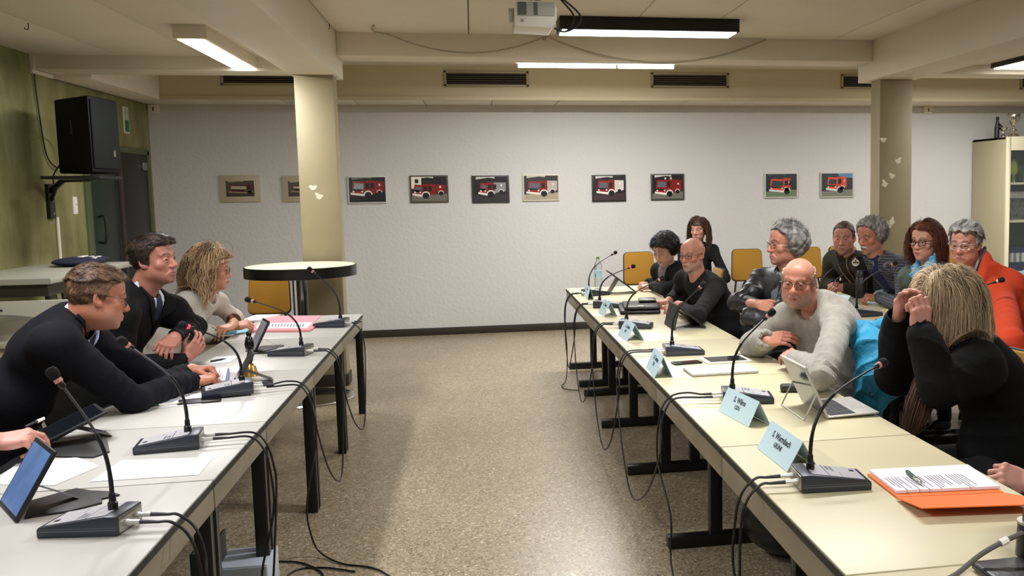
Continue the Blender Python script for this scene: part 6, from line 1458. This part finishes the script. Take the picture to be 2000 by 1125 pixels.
P, F, C = strands(tp, .0018, [np.array(lin('#5a4030')) * (.5 + .9 * rg.rand()) for _ in tp]); nobj('hair_end', P, F, M_hairc, t, C)
# ---- rear row
t, H, Rh, K, vx = person('person in olive hunting jacket with round white badge on the sleeve', Y3(1648, 465, 7.2), 238, -6, (3.44, 7.3, .5),
    dict(SL=Y3(1690, 520, 7.02), EL=Z3(1690, 572, .80), WL=Z3(1650, 562, .84), SR=Y3(1628, 510, 7.5), ER=Z3(1618, 560, .8), WR=Z3(1632, 556, .84)),
    dict(skin='#b07865', beard=.5, beardc='#84705f', browc='#3e3125', ruddy=1.0, fat=1.0, wide=1.05, build=1.12, neck=.064), body_az=218, hunch=.05,
    hands=[dict(side='L', d=(-.8, -.1, .15), n=(-.2, -.5, .8), curl='hold'), dict(side='R', d=(-.5, -.6, .1), n=(-.3, .2, .9), curl='hold')],
    top=dict(name='hunting_jacket', m=F_('olive_loden', '#241f12', 150, .4), cuff=.05, collar=.05, amp=.006, patches=[('zip_edge', mat('tan_zip', '#7a6544', .6), lambda x, y, z: np.maximum(np.abs(np.abs(x) - .05 * np.clip(1 + z / .3, .2, 2)) - .006, -z - .3), .005)]), off=.024)
hair(t, [hair_cap(H, Rh, .0038, th=.006, top=.094, temple=.06, side=-.01, back=-.075, c=('#3a2e24', '#5c4a3a'), amp=.002, freq=130, seed=4, stripe=(1, .4, 1))], fz=((H, Rh, 1300, .012), dict(r=.0011, seed=7))); eyes(t, H, Rh)
bp = Y3(1671, 513, 6.93); n_ = unit(A3((-.35, -6.9, 1.4)) * 1.0 + 0); q = Vector((-.28, -.95, .12)).to_track_quat('Z', 'Y').to_matrix().to_4x4()
bt = bpy.data.objects[t.name]
b = MB().prism([(.028 * math.cos(a), .028 * math.sin(a)) for a in np.linspace(0, 6.28, 25)[:-1]], -.002, .004, Matrix.Translation(bp) @ q).build('sleeve_badge', mat('badge_white', '#cfcabb', .7), bt, world=True)
MB().box(-.004, -.004, .004, .004, .022, .0055, M=Matrix.Translation(bp) @ q).box(-.02, -.006, .004, -.006, .006, .0055, M=Matrix.Translation(bp) @ q).box(.006, -.006, .004, .02, .006, .0055, M=Matrix.Translation(bp) @ q).build('badge_mark', mat('badge_dark', '#2a2618', .8), b, world=True)
o = thing('spectacles', 'pair of dark folded spectacles held by the man in the olive jacket', 'spectacles', at(1625, 545, Y=6.85))
MB().tube([at(x, y, Y=6.86) for x, y in ((1610, 541), (1622, 545), (1634, 545), (1640, 552), (1634, 560), (1626, 556), (1634, 545), (1645, 538), (1652, 535))], .004, 6).build('frame', M_black, o, world=True, smooth=True)

M_chk = mat('checked_tweed', '#3a3b42', .9)
nt = M_chk.node_tree; tc = nt.nodes.new('ShaderNodeTexCoord'); br = nt.nodes.new('ShaderNodeTexChecker'); br.inputs['Scale'].default_value = 1
sx = nt.nodes.new('ShaderNodeSeparateXYZ'); nt.links.new(tc.outputs['Object'], sx.inputs[0])
def stripe_node(sock, f, off=0):
    m = nt.nodes.new('ShaderNodeMath'); m.operation = 'MULTIPLY'; m.inputs[1].default_value = f; nt.links.new(sock, m.inputs[0])
    s_ = nt.nodes.new('ShaderNodeMath'); s_.operation = 'SINE'; nt.links.new(m.outputs[0], s_.inputs[0])
    g_ = nt.nodes.new('ShaderNodeMath'); g_.operation = 'GREATER_THAN'; g_.inputs[1].default_value = .78; nt.links.new(s_.outputs[0], g_.inputs[0]); return g_.outputs[0]
ad = nt.nodes.new('ShaderNodeMath'); ad.operation = 'ADD'; nt.links.new(sx.outputs[0], ad.inputs[0]); nt.links.new(sx.outputs[1], ad.inputs[1])
mxn = nt.nodes.new('ShaderNodeMath'); mxn.operation = 'MAXIMUM'; nt.links.new(stripe_node(ad.outputs[0], 330), mxn.inputs[0]); nt.links.new(stripe_node(sx.outputs[2], 330), mxn.inputs[1])
mc = nt.nodes.new('ShaderNodeMixRGB'); nt.links.new(mxn.outputs[0], mc.inputs[0]); mc.inputs[1].default_value = (*lin('#24252d'), 1); mc.inputs[2].default_value = (*lin('#5e5f67'), 1)
nt.links.new(mc.outputs[0], nt.nodes['Principled BSDF'].inputs['Base Color']); nt.nodes.remove(br)
t, H, Rh, K, vx = person('person with grey hair and moustache in checked jacket over dark blue roll-neck', Y3(1700, 462, 6.6), 208, -12, (3.44, 6.55, .5),
    dict(SL=Y3(1766, 524, 6.42), EL=Z3(1768, 600, .79), WL=Z3(1716, 580, .80), SR=Y3(1724, 510, 6.85), ER=Z3(1716, 572, .8), WR=Z3(1698, 566, .80)),
    dict(skin='#aa6f57', browc='#37312c', brow=.85, nose=1.12, ruddy=.9, beard=.25, beardc='#9a938a', wide=.97, build=1.0), body_az=205, hunch=.07,
    hands=[dict(side='L', d=(-.9, .2, 0), n=(-.1, -.4, .9), curl='hold'), dict(side='R', d=(-.8, -.4, 0), n=(0, .2, .9), curl='hold')],
    top=dict(name='checked_jacket', m=M_chk, cuff=.04, collar=.02, amp=.005, neckr=.072, patches=[('roll_neck_front', mat('navy_knit', '#12183c', .9), V_(.08, .3), .004)], shirtcollar=mat('navy_knit', '#12183c', .9)), off=.018)
hc = hair_cap(H, Rh, .0035, th=.016, top=.1, temple=.055, side=-.02, back=-.08, puff=.006, c=('#4f4b46', '#a7a199'), amp=.006, freq=90, seed=13)
hair(t, [hc], fz=((H, Rh, 1500, .024), dict(r=.0012, seed=5, jit=.6, lift=.5))); eyes(t, H, Rh)
v = Vol((-.06, .05, -.09), (.06, .14, -.02), .003)
for s in (-1, 1): v.cap((0, .102, -.05), (s * .026, .09, -.062), .0085, .005, k=.006)
P, F = v.mesh(1); nobj('moustache', P @ Rh.T + H, F, M_hairc, t, np.tile(lin('#b5afa6'), (len(P), 1)) * (1 + .3 * vnoise(P, 400, 1))[:, None])
t, H, Rh, K, vx = person('person with straight red-brown hair, dark round glasses and blue scarf', Y3(1806, 472, 5.95), 215, -2, (3.42, 5.9, .5),
    dict(SL=Y3(1850, 545, 5.78), EL=Z3(1840, 610, .79), WL=Z3(1800, 600, .79), SR=Y3(1775, 540, 6.15), ER=Z3(1775, 590, .79), WR=Z3(1785, 598, .79)),
    dict(skin='#bc8972', fem=1, browc='#281913', lips='#a04e48', build=.92, ruddy=.4), body_az=205, hunch=.03, sw=.165,
    hands=[dict(side='L', d=(-.9, .2, 0), n=(0, 0, 1), curl='hold'), dict(side='R', d=(-.9, -.2, 0), n=(0, 0, 1), curl='hold')],
    top=dict(name='grey_green_jacket', m=F_('grey_green_cloth', '#59655c'), cuff=.04), off=.014)
cols = ('#32160d', '#6e3a24')
hair(t, [hair_cap(H, Rh, .0036, th=.014, top=.088, temple=.04, side=-.03, back=-.09, puff=.004, c=cols, amp=.002, freq=50, stripe=(1, .3, 1), seed=5),
         longhair(t, H, Rh, 2600, .25, cols, wave=.001, r=.0013, seed=21, coll=[(K['SR'], .09), (K['SL'], .09), (K['N'] - [0, 0, .1], .12)], grow=.02, face_gap=.05, jitter=.05, front=.045, part=.02)])
eyes(t, H, Rh); glasses(t, H, Rh, '#10121a', rim=.0026, w=.024, h=.021, shape=2.1)
M_scarf = mat('blue_scarf', '#5b9cc4', .9, bump=(45, .9, .02))
nt2 = M_scarf.node_tree; tc2 = nt2.nodes.new('ShaderNodeTexCoord'); nz = nt2.nodes.new('ShaderNodeTexNoise'); nz.inputs['Scale'].default_value = 22; rp = nt2.nodes.new('ShaderNodeValToRGB'); e = rp.color_ramp.elements
e[0].position = .35; e[0].color = (*lin('#2f7fc0'), 1); e[1].position = .7; e[1].color = (*lin('#c9b7b0'), 1); e.new(.5).color = (*lin('#7fb6cc'), 1); e.new(.6).color = (*lin('#8aa7b4'), 1)
nt2.links.new(tc2.outputs['Object'], nz.inputs['Vector']); nt2.links.new(nz.outputs['Fac'], rp.inputs[0]); nt2.links.new(rp.outputs[0], nt2.nodes['Principled BSDF'].inputs['Base Color'])
N = K['N']; R = K['R']; v = Vol(N - .3, N + .2, .006); L3 = lambda a, b, c: N + R @ A3((a, b, c))
for a in np.linspace(0, 6.28, 13)[:-1]:
    b_ = a + .55; v.cap(L3(.078 * math.cos(a), .03 + .085 * math.sin(a), .02 - .03 * math.sin(a)), L3(.078 * math.cos(b_), .03 + .085 * math.sin(b_), .02 - .03 * math.sin(b_)), .034, k=.015)
for s in (-1, 1): v.cap(L3(s * .02, .11, -.02), L3(s * .05, .15, -.26), .045, .05, k=.03)
P, F = v.mesh(1); P = P + vnormals(P, F) * (.006 * np.sin(P[:, 2] * 130 + 3 * vnoise(P, 25, 2)))[:, None]; nobj('scarf', P, F, M_scarf, t)
M_hood = F_('orange_fleece', '#b23a1c', 260, .4)
def hood(v, K, R):
    N = K['N']; q = lambda a, b, c: N + R @ A3((a, b, c))
    for a in np.linspace(-.5, 3.64, 12):
        v.cap(q(.105 * math.cos(a), -.04 - .085 * math.sin(a), -.02 + .045 * math.sin(a)), q(.105 * math.cos(a + .4), -.04 - .085 * math.sin(a + .4), -.02 + .045 * math.sin(a + .4)), .042, k=.025)
    for s in (-1, 1): v.cap(q(s * .098, .0, -.02), q(s * .05, .1, -.13), .035, .025, k=.02)
t, H, Rh, K, vx = person('person with combed grey hair, clear glasses and orange fleece hoodie', Y3(1885, 478, 5.3), 222, -4, (3.5, 5.05, .5),
    dict(SL=Y3(1952, 575, 5.05), EL=Z3(1975, 668, .83), WL=Z3(1905, 660, .79), SR=Y3(1870, 545, 5.55), ER=Z3(1850, 620, .79), WR=Z3(1862, 634, .79)),
    dict(skin='#b47d68', browc='#29211d', brow=.7, ruddy=1.0, fat=1.2, wide=1.04, neck=.062, build=1.15), body_az=222, hunch=.03,
    hands=[dict(side='L', d=(-.9, .3, 0), n=(0, 0, 1), curl='relaxed'), dict(side='R', d=(-.9, .0, 0), n=(0, 0, 1), curl='relaxed')],
    top=dict(name='fleece_hoodie', m=M_hood, amp=.006, cuff=.04, extra=hood, neckr=.074, patches=[('black_undershirt', M_blk, V_(.05, .2), .004)]), off=.022)
hc = hair_cap(H, Rh, .0032, th=.012, top=.094, temple=.05, side=-.015, back=-.078, c=('#4a4745', '#8f8c88'), amp=.002, freq=110, seed=3, stripe=(1, .4, 1))
top_ = hair_cap(H, Rh, .0032, th=.024, top=.094, temple=.08, side=.06, back=.03, c=('#5c5956', '#b3b0ab'), amp=.005, freq=80, seed=8, stripe=(1.3, .4, 1))
hair(t, [hc, top_], fz=((H, Rh, 1800, .03), dict(r=.001, top=(.3, -.9, .2), seed=3))); eyes(t, H, Rh); glasses(t, H, Rh, '#a89f98', rim=.0022, w=.027, h=.018, shape=3)
MB().tube(spline([Y3(1924, 484, 5.14), Y3(1914, 505, 5.08), Y3(1906, 528, 5.06), Y3(1901, 550, 5.06)], 6), [.011] * 18 + [.01], 8).build('hood_binding', M_black, t, world=True, smooth=True)
# ---- people mostly out of view at the right edge
t, H, Rh, K, vx = person('person beyond the right edge whose pale hand rests on the rear table', (3.08, 4.45, 1.2), 185, -8, (3.42, 4.3, .5),
    dict(SL=(3.15, 4.1, .98), EL=(3.2, 4.3, .8), WL=(3.15, 4.72, .79), SR=(3.2, 4.62, .98), ER=(3.25, 4.8, .8), WR=Z3(2012, 655, .79)),
    dict(skin='#be8975'), body_az=180, vox=.0045, hands=[dict(side='R', d=(-.8, .35, -.1), n=(-.3, -.4, .85), curl='hold'), dict(side='L', d=(-.7, .6, 0), n=(0, 0, 1), curl='hold')], top=dict(name='jacket', m=F_('charcoal_wool', '#1a1b20')))
hair(t, [hair_cap(H, Rh, .006, c=('#4a3a2c', '#6a5644'))]); eyes(t, H, Rh)
t, H, Rh, K, vx = person('person beyond the right edge in a pale blue shirt, only a sleeve in view', (3.95, 5.65, 1.2), 200, -5, (4.36, 5.6, .5),
    dict(SL=(4.05, 5.38, .98), EL=(3.85, 5.25, .86), WL=(3.62, 5.4, .9), SR=(3.95, 5.85, .98), ER=Y3(2020, 535, 6.0), WR=Y3(1988, 540, 6.1)),
    dict(skin='#be8975'), body_az=195, vox=.0045, hands=[dict(side='R', d=(-.6, -.3, -.6), n=(-.3, -.4, .85), curl='hold'), dict(side='L', d=(-.9, .2, 0), n=(0, 0, 1), curl='hold')], top=dict(name='shirt', m=F_('pale_blue_cotton', '#a9bdd6')))
hair(t, [hair_cap(H, Rh, .006, c=('#4a3a2c', '#6a5644'))]); eyes(t, H, Rh)
t, H, Rh, K, vx = person('person beyond the lower right edge with one hand beside the orange folder', (1.98, 2.35, 1.22), 185, -10, (2.0, 2.3, .5),
    dict(SL=(1.98, 2.1, 1.0), EL=(1.85, 2.0, .8), WL=(1.72, 2.15, .79), SR=(2.0, 2.56, 1.0), ER=(1.93, 2.7, .72), WR=Y3(2012, 940, 2.72)),
    dict(skin='#be8975', handskin='#c99483'), body_az=180, vox=.004, hands=[dict(side='R', d=(-.85, .2, .25), n=(-.3, -.6, .6), curl='hold', fr=.026), dict(side='L', d=(-.9, .2, 0), n=(0, 0, 1), curl='hold')], top=dict(name='jacket', m=F_('charcoal_wool', '#1a1b20'), rest=False))
hair(t, [hair_cap(H, Rh, .006, c=('#4a3a2c', '#6a5644'))]); eyes(t, H, Rh)

# ------------------------------------------------------------------ garments over chair backs
M_tq = mat('turquoise_shell', '#1a86ab', .6, bump=(22, .5, .02))
t = thing('rain_jacket', 'turquoise rain jacket hung over the chair of the cream sweater', 'jacket', (1.93, 4.3, .5))
v = Vol((1.6, 3.85, .36), (2.3, 4.95, 1.05), .008); J3 = lambda x, y, Y: A3(at(x, y, Y=Y))
v.cap(J3(1668, 645, 4.42), J3(1728, 640, 4.5), .05, k=.03); v.cap(J3(1728, 640, 4.5), J3(1745, 645, 4.7), .05, k=.04)
v.ell(J3(1700, 690, 4.36), (.07, .13, .13), k=.05); v.ell(J3(1712, 730, 4.28), (.075, .13, .17), k=.05); v.cap(J3(1690, 670, 4.3), J3(1690, 790, 4.22), .055, .06, k=.04); v.cap(J3(1735, 660, 4.35), J3(1745, 760, 4.2), .05, .045, k=.04); v.cap(J3(1706, 730, 4.22), J3(1706, 800, 4.2), .06, .055, k=.04)
P, F = v.mesh(2); Nn = vnormals(P, F); rid_ = lambda a: 1 - 2 * np.abs(np.sin(a)) ** .7
P = P + Nn * (.009 * rid_(P[:, 1] * 22 + P[:, 2] * 8 + 2.0 * vnoise(P, 8, 3)) + .007 * vnoise(P, 24, 2))[:, None]
nobj('shell', P, F, M_tq, t)
c_ = J3(1700, 752, 4.1); MB().prism([(-.05, .05), (.05, .05), (.05, -.02), (0, -.06), (-.05, -.02)], -.006, .006, Matrix.Translation(c_) @ Matrix(((.95, 0, -.3, 0), (.3, 0, .95, 0), (0, 1, 0, 0), (0, 0, 0, 1)))).build('pocket_flap', M_tq, t, world=True, bevel=.004)
MB().ell(c_ + A3((0, -.015, -.05)), (.009, .006, .011)).build('button', mat('dark_teal', '#0f4a66', .4), t, world=True)
t = thing('grey_jacket', 'dark grey jacket bunched over a chair left of the leather jacket', 'jacket', (2.05, 6.3, .45))
v = Vol((1.8, 5.95, .4), (2.45, 6.75, 1.0), .009); c = A3(at(1458, 575, Y=6.3)); v.ell(c, (.13, .14, .1), k=.04); v.ell(c + [0.02, .0, -.14], (.15, .15, .2), k=.06); v.cap(c + [-.1, -.08, -.02], c + [-.12, -.1, -.2], .05, k=.04)
P, F = v.mesh(2); P = P + vnormals(P, F) * (.010 * np.sin(P[:, 2] * 60 + P[:, 1] * 30 + 3 * vnoise(P, 12, 3)))[:, None]; nobj('cloth', P, F, F_('dark_grey_cloth', '#2b2c2c'), t)
